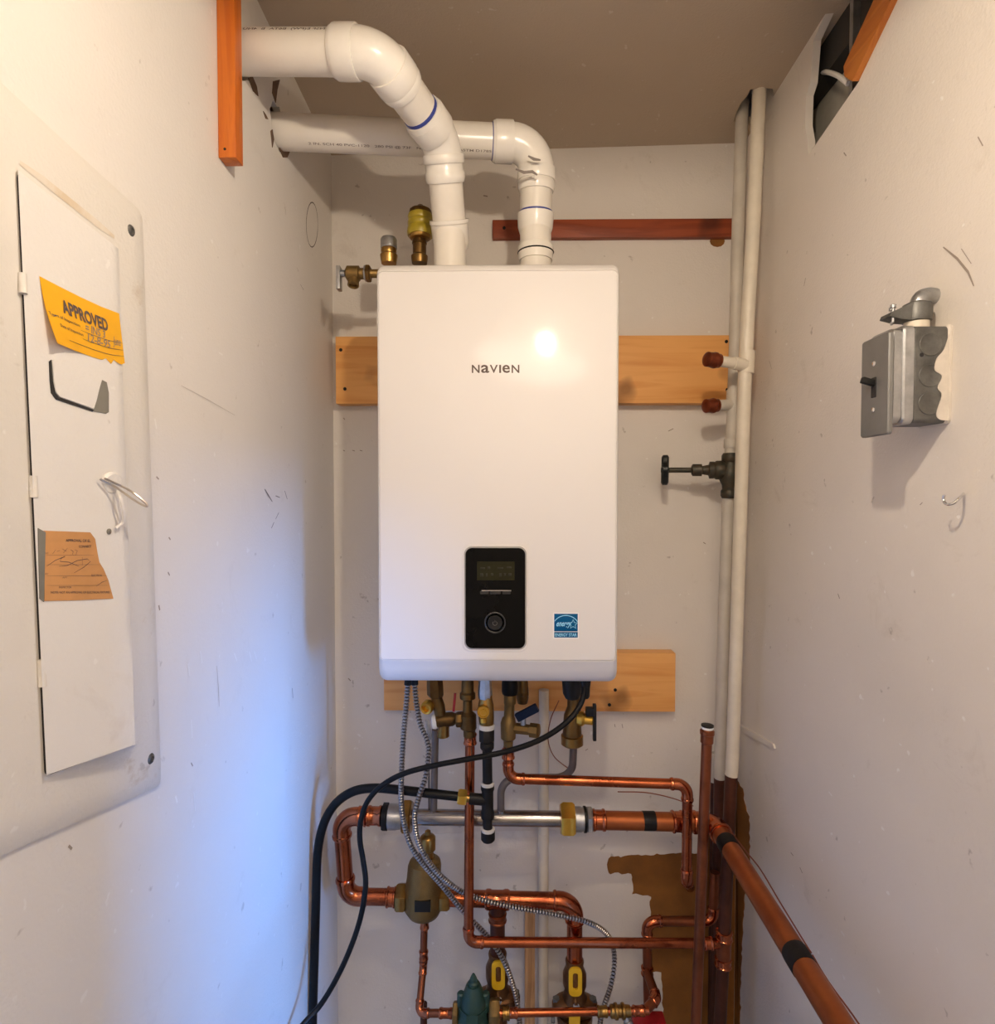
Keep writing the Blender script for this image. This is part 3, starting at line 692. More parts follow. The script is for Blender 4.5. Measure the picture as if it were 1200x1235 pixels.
# print along the two pipes
def pipe_print(root, txt, A, B, ax, ang, r, h, m, m0=0.0):
    """letters wrapped on a pipe; ax = A->B axis, ang = angle from -Y towards +Z"""
    uv, Fc = text_mesh(txt, .012); ax = (B - A).normalized(); up = Vector((0, 0, 1)); up = (up - ax * up.dot(ax)).normalized(); fw = up.cross(ax).normalized()
    if fw.y > 0: fw = -fw
    V = []
    for u, v in uv:
        a = ang + (v - .5) * h / r
        V.append(A + (B - A) * u + (fw * math.cos(a) + up * math.sin(a)) * r)
    return MB().add(V, Fc).build('pipe_print', m, root)
zl = vp1_wall
pipe_print(t, 'D 40  NSF E(PW)  B6TA  B  4NU', E4 + (E3 - E4) * .86, E4 + (E3 - E4) * .34, None, R_(28), rv * 1.008, .0075, 'ink')
pipe_print(t2, '2 IN. SCH 40 PVC-1120   280 PSI @ 73F   NSF-PW DWV   ASTM D1785', I3 + (I2 - I3) * .24, I3 + (I2 - I3) * .84, None, R_(-62), rv * 1.008, .0060, 'greyink')

# ================================================================== TOP LEFT FITTINGS
ax = P(507, 300, 1.20)
t = thing('air_vent', 'yellow capped brass air vent standing on the heater top', 'valve', (ax.x, ax.y, zt - .012))
s = 1.20 / F
def lz(x, ybot, Y, prof, root, name, m, n=20, ph=0.0):
    """profile in px: list of (y pixel, radius px), bottom to top"""
    k = Y / F; base = P(x, prof[0][0], Y)
    return MB().add(*lathe(base, (0, 0, 1), [(P(x, y, Y).z - base.z, r * k) for y, r in prof], n, ph)).build(name, m, root)
lz(506, 0, 1.2, [(318, 9), (312, 10), (309, 10), (307, 8), (295, 8), (294, 9), (289, 8)], t, 'stem', 'brass_dark', 20)
lz(506.5, 0, 1.2, [(290, 6), (288, 12), (284, 14), (279, 14), (278, 12)], t, 'body', 'brass', 20)
lz(507, 0, 1.2, [(285, 15), (281, 16), (275, 15.2), (273.5, 14), (271, 15.2), (268, 15), (266, 14), (262, 15), (259, 14), (258, 10)], t, 'cap', 'yellowcap', 24)
lz(507, 0, 1.2, [(259, 14), (254, 13), (252, 10), (251, 3.4), (247.5, 3.2), (247, 2)], t, 'top_nut', 'brass_dark', 12)
t = thing('drain_plug', 'small grey topped brass plug at the heater top left', 'valve', (P(469, 300, 1.2).x, 1.2, zt - .012))
lz(469, 0, 1.2, [(318, 9), (312, 10), (308, 10.5), (306, 9), (303, 9.5), (300, 9)], t, 'body', 'brass', 20)
lz(469, 0, 1.2, [(301, 8), (299, 10), (290, 10), (287, 8.5), (286, 5)], t, 'cap', 'galv', 16)
YR = 1.20
rA = P(478, 330, YR); rA.x = fx0 + .011; rB = P(416, 330, YR)
t = thing('relief_valve', 'brass relief valve on the upper left side of the heater', 'valve', rA)
k = YR / F
MB().add(*lathe(rA, rB - rA, [(0, 5 * k), ((rA.x - P(440, 0, YR).x), 5 * k), ((rA.x - P(438, 0, YR).x), 6.5 * k), ((rA.x - P(432, 0, YR).x), 6.5 * k), ((rA.x - P(431, 0, YR).x), 9 * k), ((rA.x - P(417, 0, YR).x), 9 * k), ((rA.x - P(415, 0, YR).x), 6 * k)], 20)).build('body', 'brass_cast', t)
MB().add(*hexnut(P(447, 330, YR), (-1, 0, 0), 6 * k, 10 * k)).build('nut', 'brass_dark', t)
MB().add(*hexnut(P(442, 330, YR), (-1, 0, 0), 2.5 * k, 9.5 * k)).build('washer', 'galv', t)
MB().add(*lathe(P(427, 334, YR), (0, -.35, -1), [(0, 6 * k), (12 * k, 7 * k), (12.5 * k, 5 * k), (9 * k, 4.6 * k)], 16)).build('outlet', 'brass_cast', t)
MB().add(*bar(P(409, 322, YR), P(409, 350, YR), (0, 1, 0), 4.5 * k, 12 * k, .001)).build('lever', 'galv', t)
MB().add(*lathe(P(416, 330, YR), (-1, 0, 0), [(0, 4 * k), (6 * k, 4 * k)], 10)).build('pivot', 'galv', t)

# ================================================================== ELECTRICAL PANEL (left wall)
def q2(pts, x): return [PX(a, b, x) for a, b in pts]
ptr, pbr = PX(168, 250, XL), PX(191, 947, XL)
tl2, bl2 = PX(0, 103, XL), PX(0, 1030, XL)
sT = (PX(150, 240, XL).z - tl2.z) / (PX(150, 240, XL).y - tl2.y)
sB = (pbr.z - bl2.z) / (pbr.y - bl2.y)
yl = .415
A_ = Vector((XL, ptr.y, tl2.z + sT * (ptr.y - tl2.y))); B_ = pbr
C_ = Vector((XL, yl, bl2.z + sB * (yl - bl2.y))); D_ = Vector((XL, yl, tl2.z + sT * (yl - tl2.y)))
def roundquad(q, r, n=5):
    out = []
    for i in range(4):
        p0, p, p1 = q[i - 1], q[i], q[(i + 1) % 4]
        a = p + (p0 - p).normalized() * r; b = p + (p1 - p).normalized() * r
        for k in range(n + 1):
            u = k / n; out.append(a * (1 - u) ** 2 + p * 2 * u * (1 - u) + b * u * u)
    return out
def insetq(q, d):
    c = sum(q, Vector()) / 4
    out = []
    for i in range(4):
        p0, p, p1 = q[i - 1], q[i], q[(i + 1) % 4]
        out.append(p + (p0 - p).normalized() * d + (p1 - p).normalized() * d)
    return out
OX = Vector((1, 0, 0))
cov = [A_, B_, C_, D_]
ep = thing('breaker_panel', 'cream painted steel breaker panel on the left wall with two paper stickers', 'electrical panel', C_)
h1, h2 = .006, .0085
MB().add(*loft([roundquad(cov, .012), [p + OX * .0035 for p in roundquad(cov, .012)], [p + OX * h1 for p in roundquad(insetq(cov, .006), .012)], [p + OX * h2 for p in roundquad(insetq(cov, .022), .012)]])).build('cover', 'panel', ep, sharp=30)
# door
XD = XL + h2
gq = [PX(142, 304, XD), PX(162, 897, XD), PX(53.6, 936.2, XD), PX(19.8, 207, XD)]
MB().add(*loft([[p for p in roundquad(gq, .006)], [p + OX * .0009 for p in roundquad(gq, .006)]])).build('door_gap', 'gap_and_shadow', ep)
dpx = [(143, 300), (163, 898), (56, 935), (21.5, 205)]
dlift = [.0035, .0190, .0055, .0035]
dbase = [PX(x, y, XD) for x, y in dpx]
dfr = [PX(x, y, XD + l_) for (x, y), l_ in zip(dpx, dlift)]
def dsurf(u, v):         # u: near (0) to far (1) edge, v: top (0) to bottom (1)
    return (dfr[3] * (1 - u) + dfr[0] * u) * (1 - v) + (dfr[2] * (1 - u) + dfr[1] * u) * v
ND, MD = 10, 18
V = [dsurf(i / ND, j / MD) for j in range(MD + 1) for i in range(ND + 1)]; Fc = []
for j in range(MD):
    for i in range(ND): Fc.append((j * (ND + 1) + i, j * (ND + 1) + i + 1, (j + 1) * (ND + 1) + i + 1, (j + 1) * (ND + 1) + i))
edge = [i for i in range(ND + 1)] + [j * (ND + 1) + ND for j in range(1, MD + 1)] + [MD * (ND + 1) + i for i in range(ND - 1, -1, -1)] + [j * (ND + 1) for j in range(MD - 1, 0, -1)]
def dback(u, v):
    return (dbase[3] * (1 - u) + dbase[0] * u) * (1 - v) + (dbase[2] * (1 - u) + dbase[1] * u) * v
n0 = len(V); V += [dback((k % (ND + 1)) / ND, (k // (ND + 1)) / MD) for k in edge]
for a in range(len(edge)):
    b = (a + 1) % len(edge); Fc.append((edge[a], edge[b], n0 + b, n0 + a))
door = MB().add(V, Fc).build('door', 'door', ep)
RI = ROT.transposed()
def proj(p):
    c = RI @ (p - CAMP); return 600 - F * c.x / c.z, 617.5 + F * c.y / c.z
def DP(x, y, e=.0006):   # the point of the door's face on the line to that pixel
    u, v = .5, .5
    for _ in range(8):
        p0 = proj(dsurf(u, v)); pu = proj(dsurf(u + 1e-3, v)); pv = proj(dsurf(u, v + 1e-3))
        a, b = (pu[0] - p0[0]) / 1e-3, (pv[0] - p0[0]) / 1e-3; c, d = (pu[1] - p0[1]) / 1e-3, (pv[1] - p0[1]) / 1e-3
        ex, ey = x - p0[0], y - p0[1]; det = a * d - b * c
        u += (ex * d - b * ey) / det; v += (a * ey - c * ex) / det
    return dsurf(u, v) + OX * e
gr = MB()
gr.add(*ribbon([PX(x, y, XD + .0004) for x, y in ((24, 196), (52, 217), (84, 243), (118, 270), (138, 286))], (1, 0, 0), .0075))
stuff(gr.build('grime', 'grime', ep, label='brown grime along the door top'))
for x, y0, y1 in ((27, 330, 354), (40, 574, 600), (50, 795, 828)):
    MB().add(*sweep([PX(x, y0, XD + .002), PX(x + (y1 - y0) * .04, y1, XD + .003)], .0032, 10)).build('hinge', 'panel', ep)
for x, y in ((157, 278), (181, 915)):
    c = PX(x, y, XL + .0075)
    MB().add(*lathe(c, OX, [(0, .0062), (.001, .0062), (.0022, .0052), (.0028, .0030), (.0012, .0024)], 16)).build('screw', 'galv_box', ep)
def WP(x, y, e): return PX(x, y, DP(x, y, 0).x + e)
# yellow sticker with its lower left corner peeling away
top = [(47, 333), (72, 346), (98, 359), (122, 370), (143, 378)]
bot = [(69, 414), (90, 423), (112, 431), (133, 437), (150, 438)]
def stick(u, v):
    i = min(3, int(u * 4)); f = u * 4 - i
    tx = top[i][0] + (top[i + 1][0] - top[i][0]) * f; ty = top[i][1] + (top[i + 1][1] - top[i][1]) * f
    bx = bot[i][0] + (bot[i + 1][0] - bot[i][0]) * f; by = bot[i][1] + (bot[i + 1][1] - bot[i][1]) * f
    bul = math.sin(math.pi * v) * (-3 if u < .1 else 0)
    return tx + (bx - tx) * v + bul, ty + (by - ty) * v
def stickP(u, v, e=0.0):
    curl = .010 * max(0, (1 - u * 2.2)) ** 2 * v * v + .004 * max(0, u - .75) * v
    x, y = stick(u, v); p = DP(x, y, .0005); dr = (p - CAMP).normalized()
    return p + (CAMP - p) * (curl + e) / abs(p.x) 
NU, NV = 16, 8
V = []; Fc = []
for j in range(NV + 1):
    for i in range(NU + 1):
        v = j / NV
        if j == NV: v += random.choice((0, .0, .03, -.05)) if i > 9 else 0
        V.append(stickP(i / NU, v))
for j in range(NV):
    for i in range(NU): Fc.append((j * (NU + 1) + i, j * (NU + 1) + i + 1, (j + 1) * (NU + 1) + i + 1, (j + 1) * (NU + 1) + i))
n0 = len(V); V += [p + Vector((-.0002, 0, 0)) for p in V]; Fc += [tuple(n0 + i for i in f)[::-1] for f in Fc]
ys = MB().add(V, Fc).build('yellow_sticker', 'yellow_paper', ep, label='torn yellow inspection sticker')
ptx = MB()
def stick_text(mb, txt, u0, u1, v0, v1, bold=.02, shear=0):
    uv, f = text_mesh(txt, bold, shear); mb.add([stickP(u0 + (u1 - u0) * a, v1 + (v0 - v1) * b, .0005) for a, b in uv], f)
stick_text(ptx, 'APPROVED', .215, .80, .20, .43, .035)
stick_text(ptx, 'Type of Inspection', .03, .40, .50, .565, .01)
stick_text(ptx, 'Date of Inspection', .12, .42, .64, .705, .01)
for v in (.60, .74, .86): ptx.add(*ribbon([stickP(u / 10, v, .0005) for u in range(4 if v < .8 else 2, 11)], (1, 0, 0), .0005))
ptx.build('sticker_print', 'ink', ys)
hw = MB()
stick_text(hw, '= INS 3', .47, .74, .44, .58, .005, .3); stick_text(hw, '12-8-95', .47, .80, .60, .74, .005, .3); stick_text(hw, 'June', .84, .97, .50, .72, .0, .4)
hw.build('handwriting', 'greyink', ys)
# tan sticker
tq = [(52, 640), (80, 641), (108, 642), (114, 650), (117, 668), (119, 678), (124, 686), (130, 700), (136, 722), (95, 724), (53, 725)]
ts = MB().add(*prism([DP(x, y, .0003) for x, y in tq], (.0004, 0, 0))).build('tan_sticker', 'tan_paper', ep, label='torn tan approval sticker')
MB().add(*prism([DP(x, y, .0003) for x, y in [(45, 637), (54, 642), (53, 684), (52, 726), (47, 722)]], (.0006, 0, 0))).build('sticker_edge', 'greytape', ts)
tp = MB()
def dtext(mb, txt, x0, y0, x1, y1, h, bold=.0, shear=0.0):
    o_ = DP(x0, y0, .001); text_fill(mb, txt, o_, DP(x1, y1, .001) - o_, DP(x0, y0 - h, .001) - o_, bold, shear)
dtext(tp, 'APPROVAL OF EL', 78, 653.5, 108, 654, 3.6, .02)
dtext(tp, 'CONNECT', 94, 660.5, 109, 660.5, 3, .02)
dtext(tp, 'DATE', 53.5, 668, 57, 668, 2); dtext(tp, 'BY', 53.5, 693, 57, 693, 2); dtext(tp, 'APT', 74, 697.5, 80, 697.5, 2); dtext(tp, 'ELECTRICAL', 109, 695, 122, 695, 2.4, .01)
dtext(tp, 'INSPECTOR', 70, 709.5, 85, 709.5, 2.4, .01); dtext(tp, 'NOTE: NOT AN APPROVAL OF ELECTRICAL FIXTURES', 60, 716, 131, 715.5, 3, .01)
for x0, x1, y in ((55, 112, 669.5), (55, 120, 681), (55, 128, 694.5), (55, 129, 706)): tp.add(*ribbon([DP(x0, y, .001), DP((x0 + x1) / 2, y, .001), DP(x1, y, .001)], (1, 0, 0), .0003))
for st_ in ([(62, 668), (66, 663)], [(67, 665), (71, 664)], [(75, 667), (80, 661)], [(74, 662), (79, 665)], [(84, 663), (87, 665), (86, 669)], [(89, 663), (92, 664), (90, 670)],
            [(55, 683), (65, 676), (77, 671), (72, 674), (71, 677), (82, 678), (94, 683)], [(70, 683), (80, 682), (92, 676), (104, 674), (108, 677), (100, 684), (88, 691)], [(98, 672), (98, 682)], [(115, 707), (122, 702), (128, 700)]):
    tp.add(*ribbon([DP(x, y, .001) for x, y in st_], (1, 0, 0), .0006))
tp.build('sticker_print', 'ink', ts)
# painted-over label; the shadow along two edges is painted as a dark strip
dm = MB()
dm.add(*prism([DP(x, y, .0002) for x, y in [(58.5, 436), (61, 434), (63, 460), (66, 474), (70, 479), (112, 494), (111, 496.5), (67, 482), (61, 474), (59.5, 460)]], (.0006, 0, 0)))
dm.build('label_edge_shadow', 'gap_and_shadow', ep)
MB().add(*prism([DP(x, y, .0002) for x, y in [(122, 458), (128, 461), (130.5, 474), (130.5, 497), (127, 499), (112, 496), (116, 482), (118, 472)]], (.0005, 0, 0))).build('label_backing', 'greytape', ep, label='grey torn label remnant')
MB().add(*prism([DP(x, y, .0002) for x, y in [(62, 434), (64, 433.5), (120, 453), (122, 457), (118, 471), (115.5, 482), (112, 493), (71, 478.5), (66.5, 473), (64, 460)]], (.0009, 0, 0))).build('old_label', 'door', ep, label='painted over label')
# latch disc and wire loop
c = DP(133, 582, .0)
MB().add(*lathe(c, (1, -.25, -.25), [(0, .0115), (.002, .0115), (.004, .0095), (.0045, .001)], 20)).build('latch', 'door', ep)
wl_ = [WP(121, 578, .004), WP(140, 588, .010), WP(160, 602, .02), WP(174, 610, .028), WP(178, 610, .03), WP(174, 605, .028), WP(160, 594, .02), WP(148, 587, .010), WP(126, 577, .004)]
MB().add(*sweep(catmull(wl_, 6), .0011, 8)).build('wire_loop', 'wire_metal', ep)
MB().add(*sweep(catmull([WP(142, 592, .006), WP(146, 602, .012), WP(149, 618, .010), WP(148, 630, .006), WP(140, 637, .003)], 6), .0016, 8)).build('wire_tail', 'wire_white', ep)
MB().add(*lathe(DP(131, 641, -.001), OX, [(0, .003), (.002, .003), (.0025, .002)], 10)).build('knockout_plug', 'greytape', ep)

# ================================================================== SWITCH BOX (right wall)
yn = .7636
zt_s, zb_s = PX(1138, 396, XR).z, PX(1138, 511, XR).z
yf_ = yn + .054
sb = thing('switch_box', 'grey metal toggle switch box mounted on the right wall', 'switch', (XR, (yn + yf_) / 2, zb_s))
NX = Vector((-1, 0, 0))
def plateX(y0, y1, z0, z1, r, xb, xf, bev=.001):
    L = lambda i, x: [Vector((x, y, z)) for y, z in rrect(y0 + i, y1 - i, z0 + i, z1 - i, max(r - i, .0003), 5)]
    return loft([L(0, xb), L(0, xf + bev), L(bev, xf)])
MB().add(*plateX(yn, yf_, zb_s, zt_s, .006, XR - .0005, XR - .046, .001)).build('box', 'galv_box', sb)
MB().add(*plateX(yn - .002, yf_ + .002, zb_s - .002, zt_s + .002, .007, XR - .0001, XR - .006, .003)).build('paint_edge', 'box_paint', sb, label='white paint daubed round the box')
MB().add(*plateX(yn - .001, yf_ + .001, zb_s - .001, zt_s + .001, .008, XR - .047, XR - .060, .002)).build('extension_ring', 'galv', sb)
MB().add(*plateX(yn + .002, yf_ - .002, zb_s + .001, zt_s - .002, .009, XR - .060, XR - .074, .004)).build('cover_skirt', 'galv', sb)
zpt, zpb = PX(1066, 402, XR - .079).z, PX(1066, 524, XR - .079).z
MB().add(*plateX(yn - .003, yf_ + .002, zpb, zpt, .004, XR - .074, XR - .0795, .0016)).build('cover_plate', 'plate', sb)
zc_ = (zpt + zpb) / 2; yc = (yn + yf_) / 2; xp = XR - .0795
MB().add(*plateX(yc - .005, yc + .005, zc_ - .014, zc_ + .012, .001, xp + .001, xp - .0008, .0003)).build('toggle_slot', 'gap_and_shadow', sb)
MB().add(*bar((xp + .001, yc, zc_ + .004), (xp - .016, yc, zc_ + .009), (0, 0, 1), .0075, .008, .0015)).build('toggle', 'blackmat', sb)
for dz_ in (.030, -.030):
    MB().add(*lathe((xp, yc, zc_ + dz_), NX, [(-.001, .0036), (.0008, .0036), (.0016, .002)], 12)).build('screw', 'chrome', sb)
for zz in (zt_s - .024, (zt_s + zb_s) / 2 - .002, zb_s + .024):
    MB().add(*lathe((XR - .026, yn + .0006, zz), (0, -1, 0), [(0, .0145), (.0012, .0145), (.0016, .0138), (.0012, .0125), (.0010, .0002)], 24)).build('knockout', 'galv_box', sb)
# white paint lapping onto the near side of the box
pts = [(XR - .002, zt_s - .004), (XR - .010, zt_s - .03), (XR - .019, zt_s - .042), (XR - .021, zt_s - .056), (XR - .012, zt_s - .064), (XR - .017, zt_s - .078), (XR - .012, zt_s - .088), (XR - .018, zb_s + .012), (XR - .014, zb_s + .004), (XR - .002, zb_s + .002)]
pts = [(p_.x, p_.z) for p_ in catmull([Vector((x, 0, z)) for x, z in pts], 5)]
MB().add(*prism([Vector((x, yn - .0015, z)) for x, z in pts], (0, .001, 0))).build('paint_lap', 'box_paint', sb, label='white paint lapped on the side')
for zz in (zt_s - .037, zt_s - .068):
    MB().add(*lathe((XR - .037, yn + .0005, zz), (0, -1, 0), [(0, .0026), (.0008, .0026)], 10)).build('screw_hole', 'gap_and_shadow', sb)
# cable clamp on top
cx, cy = XR - .026, yc
MB().add(*lathe((cx, cy, zt_s - .003), (0, 0, 1), [(0, .0165), (.004, .0165), (.005, .0145), (.016, .0145)], 22)).build('connector_nut', 'pipe_paint', sb)
MB().add(*lathe((cx, cy, zt_s + .010), (0, 0, 1), [(0, .012), (.002, .017), (.018, .0175), (.024, .016), (.027, .010)], 22)).build('connector', 'galv_box', sb)
MB().add(*prism([Vector((cx - .012, cy - .010, zt_s + .012)), Vector((cx - .026, cy - .010, zt_s + .013)), Vector((cx - .038, cy - .006, zt_s + .018)), Vector((cx - .036, cy - .006, zt_s + .023)), Vector((cx - .012, cy - .012, zt_s + .034))], (0, .022, 0))).build('clamp_ear', 'galv_box', sb)
for q_ in (-.004, .008):
    MB().add(*lathe((cx - .031 + q_ * .5, cy + q_, zt_s + .010), (0, 0, 1), [(0, .0018), (.019, .0018), (.019, .0036), (.0225, .0036), (.0235, .002)], 10)).build('clamp_screw', 'galv', sb)
MB().add(*sweep(catmull([Vector((cx, cy, zt_s + .03)), Vector((cx + .004, cy, zt_s + .042)), Vector((cx + .016, cy + .002, zt_s + .047)), Vector((XR + .012, cy + .004, zt_s + .044))], 6), .0095, 12)).build('cable', 'galv', sb)
# cup hook
hk = [PX(1139, 597, XR - .026), PX(1138, 603, XR - .026), PX(1142, 608, XR - .025), PX(1150, 607, XR - .022), PX(1158, 600, XR - .015), PX(1163, 594, XR + .004)]
tag(MB().add(*sweep(catmull(hk, 6), .0017, 8)).build('cup_hook', 'chrome', loc=hk[-1]), 'small bent wire hook in the right wall below the switch box', 'hook')

# ================================================================== RISERS IN THE RIGHT CORNER
nearp = [(916, 104, PC(916, 111).y), (908, 280, 1.255), (899, 440, 1.26), (893, 620, 1.28), (884, 900, 1.298), (882, 935, 1.30)]
near2 = [(882, 933, 1.30), (873, 1137, 1.30), (868, 1240, 1.30)]
np_ = [P(*q) for q in nearp]; np_[0] = np_[0] + (np_[0] - np_[1]) * .05
t = thing('riser_pipe', 'front cream painted pipe running full height up the right corner', 'pipe', FL(868, 1.30))
MB().add(*sweep(catmull(np_, 4), .0138, 16)).build('painted_pipe', 'pipe_paint', t)
MB().add(*sweep([P(*q) for q in near2] + [FL(868, 1.30)], .0134, 16)).build('copper_pipe', 'copper_dark', t, label='bare copper lower end')
te = P(901, 432, 1.26); td = np_[2] - np_[1]
collar(t, P(900.5, 437, 1.26), td, .046, .0158, 'pipe_paint', 'tee', beads=False)
s0, s1 = P(898, 440, 1.255), P(858, 434, 1.225)
MB().add(*sweep([s0, s0 + (s1 - s0) * .35, s0 + (s1 - s0) * .36, s1], [.0128, .0128, .0112, .0112], 14)).build('stub', 'pipe_paint', t)
def capfit(root, a, d, k, m='copper_cap'):
    MB().add(*lathe(a, d, [(0, .011), (.003, .0145), (.010, .0145), (.012, .0165), (.016, .0165), (.018, .0150), (.032, .0150), (.0345, .012), (.035, .004)], 18)).build('cap', m, root, label='reddish copper cap')
capfit(t, s1 + (s0 - s1) * .25, s1 - s0, 1)
collar(t, P(873.3, 1128, 1.30), (0, 0, 1), .020, .0165, 'copper_fit', 'tee_end'); collar(t, P(872.2, 1160, 1.30), (0, 0, 1), .02, .0165, 'copper_fit', 'tee_end')
MB().add(*sweep([P(873.5, 1125, 1.30), P(872, 1164, 1.30)], .0155, 16)).build('tee', 'copper_dull', t)
# rear riser, with gate valve
rearp = [(895, 134, PC(895, 141).y), (890, 280, 1.325), (886, 440, 1.325), (883, 520, 1.327), (880, 560, 1.33)]
rear2 = [(879, 590, 1.332), (874, 720, 1.345), (869, 900, 1.365), (868, 938, 1.37)]
rear3 = [(868, 936, 1.37), (864, 1137, 1.385), (861, 1240, 1.39)]
t = thing('riser_pipe', 'rear greyish painted pipe in the right corner, holding the gate valve', 'pipe', FL(861, 1.39))
rp = [P(*q) for q in rearp]; rp[0] = rp[0] + (rp[0] - rp[1]) * .08
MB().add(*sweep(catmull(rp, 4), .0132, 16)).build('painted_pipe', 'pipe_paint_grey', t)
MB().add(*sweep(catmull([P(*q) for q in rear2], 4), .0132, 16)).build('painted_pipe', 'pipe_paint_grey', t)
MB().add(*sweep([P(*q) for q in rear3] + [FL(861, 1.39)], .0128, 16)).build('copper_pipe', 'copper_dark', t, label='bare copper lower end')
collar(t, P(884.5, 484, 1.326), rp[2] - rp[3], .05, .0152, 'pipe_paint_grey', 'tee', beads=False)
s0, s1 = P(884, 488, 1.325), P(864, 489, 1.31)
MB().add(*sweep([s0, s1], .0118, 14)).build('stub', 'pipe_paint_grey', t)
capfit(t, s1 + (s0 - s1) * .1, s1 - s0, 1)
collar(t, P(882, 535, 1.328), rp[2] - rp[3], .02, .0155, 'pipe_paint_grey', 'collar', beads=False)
gv = thing('gate_valve', 'dark green bronze gate valve with black handwheel on the rear riser', 'valve', P(880, 572, 1.331))
Yv = 1.331; kv = Yv / F
MB().add(*lathe(P(880, 601, Yv), (P(881.5, 548, Yv) - P(880, 601, Yv)), [(0, 9 * kv), (3 * kv, 10.5 * kv), (9 * kv, 10.5 * kv), (11 * kv, 9 * kv), (16 * kv, 9.5 * kv), (22 * kv, 12.5 * kv), (33 * kv, 12.5 * kv), (39 * kv, 9.5 * kv), (43 * kv, 9 * kv), (45 * kv, 10.5 * kv), (51 * kv, 10.5 * kv), (54 * kv, 9 * kv)], 14)).build('valve_body', 'valve_old', gv)
sd = P(802, 567, 1.362) - P(874, 567, Yv)
sL = sd.length
prof = [(0, 10 * kv), (.06, 11.5), (.14, 11.5), (.17, 10), (.19, 10.5), (.25, 10.5), (.27, 6.5), (.37, 5.2), (.38, 7.5), (.53, 7.5), (.55, 5.5), (.56, 3)]
MB().add(*lathe(P(874, 567, Yv), sd, [(0, 10 * kv)] + [(a * sL, b * kv) for a, b in prof[1:]], 14)).build('bonnet', 'valve_old', gv)
MB().add(*lathe(P(874, 567, Yv), sd, [(.5 * sL, 3.3 * kv), (sL * 1.02, 3.3 * kv)], 10)).build('stem', 'valve_old', gv)
wc = P(802, 567, 1.362); u_, w_ = frame(sd)
hwl = []
for k in range(48):
    a = 2 * math.pi * k / 48; r = (18.5 + 1.6 * math.cos(6 * a)) * kv
    hwl.append((u_ * math.cos(a) + w_ * math.sin(a)) * r)
dn = sd.normalized()
MB().add(*loft([[wc + p * .86 - dn * .008 for p in hwl], [wc + p - dn * .005 for p in hwl], [wc + p + dn * .005 for p in hwl], [wc + p * .88 + dn * .008 for p in hwl], [wc + p * .62 + dn * .003 for p in hwl], [wc + p * .3 + dn * .004 for p in hwl]])).build('handwheel', 'wheel', gv)
MB().add(*lathe(wc, dn, [(-.006, 5 * kv), (.006, 5 * kv), (.009, 3 * kv)], 6)).build('wheel_nut', 'wheel', gv)
# third short painted pipe and capped copper pipe
t = thing('corner_pipe', 'short pipe with grey painted tip behind the capped copper pipe', 'pipe', FL(857, 1.418))
MB().add(*sweep([P(861.5, 908, 1.418), P(861, 943, 1.418)], [.0085, .0085], 14)).build('painted_tip', 'pipe_paint_grey', t)
MB().add(*sweep([P(861, 942, 1.418), FL(857, 1.418)], .0082, 14)).build('pipe', 'copper_dark', t)
t = thing('capped_pipe', 'upright copper pipe with white and black capped top, in front of the corner risers', 'pipe', FL(831, 1.2))
a, b = P(853, 880, 1.2), FL(831, 1.2); d_ = (a - b).normalized()
MB().add(*sweep([b, a], .0105, 16)).build('pipe', 'copper_dull', t)
MB().add(*lathe(a - d_ * .028, d_, [(0, .011), (.002, .0128), (.018, .0128), (.019, .0142), (.026, .0142), (.027, .0128), (.030, .012)], 16)).build('fitting', 'copper_dull', t)
MB().add(*lathe(a, d_, [(0, .0118), (.007, .0120)], 16)).build('seal', 'white', t, label='white seal band')
MB().add(*lathe(a + d_ * .0068, d_, [(0, .0124), (.003, .0124), (.0036, .010)], 16)).build('cap', 'blackmat', t, label='black cap')

# ================================================================== HEADER AND LOWER PIPEWORK
YH = 1.28; kh = YH / F
hA, hB = P(478, 985, YH), P(694, 988, YH)
hd = (hB - hA).normalized()
t = thing('header_tube', 'horizontal stainless header tube with brass union nuts below the heater', 'pipe', (hA + hB) / 2)
MB().add(*lathe(hA, hd, [(0, .0155), (.004, .0165), ((hB - hA).length * .93, .0165), ((hB - hA).length * .935, .0185), ((hB - hA).length * .945, .0185), ((hB - hA).length, .0165)], 24)).build('tube', 'steel', t)
def onh(x): return P(x, 985 + (x - 478) * 3 / 216, YH)
MB().add(*hexnut(onh(676), hd, 17 * kh, 21 * kh, .5)).build('union_nut', 'brass_bright', t, label='bright brass hexagon nut')
MB().add(*hexnut(onh(486), hd, 11 * kh, 21 * kh, .5)).build('union_nut', 'brass', t, label='dull brass hexagon nut')
MB().add(*lathe(onh(692), hd, [(0, 14.5 * kh), (9 * kh, 14.5 * kh), (9.2 * kh, 13.5 * kh), (12 * kh, 13.5 * kh)], 24)).build('sleeve', 'galv', t)
MB().add(*lathe(onh(468), hd, [(0, 13 * kh), (1 * kh, 15 * kh), (10 * kh, 15 * kh), (18 * kh, 13.5 * kh)], 24)).build('sleeve', 'galv', t)
MB().add(*lathe(onh(704), hd, [(0, 15 * kh), (2.6 * kh, 15 * kh)], 24)).build('gasket', 'rubber', t)
MB().add(*lathe(onh(462), hd, [(0, 16 * kh), (6 * kh, 16 * kh)], 10)).build('lock_ring', 'iron', t)
MB().add(*hexnut(onh(706.6), hd, 7.5 * kh, 16 * kh, .5)).build('adapter_hex', 'galv', t)
for x in (523, 604):
    MB().add(*lathe(P(x, 979, YH) + Vector((0, 0, -.004)), (0, 0, 1), [(0, .0095), (.008, .0095), (.009, .008)], 14)).build('port', 'steel', t)

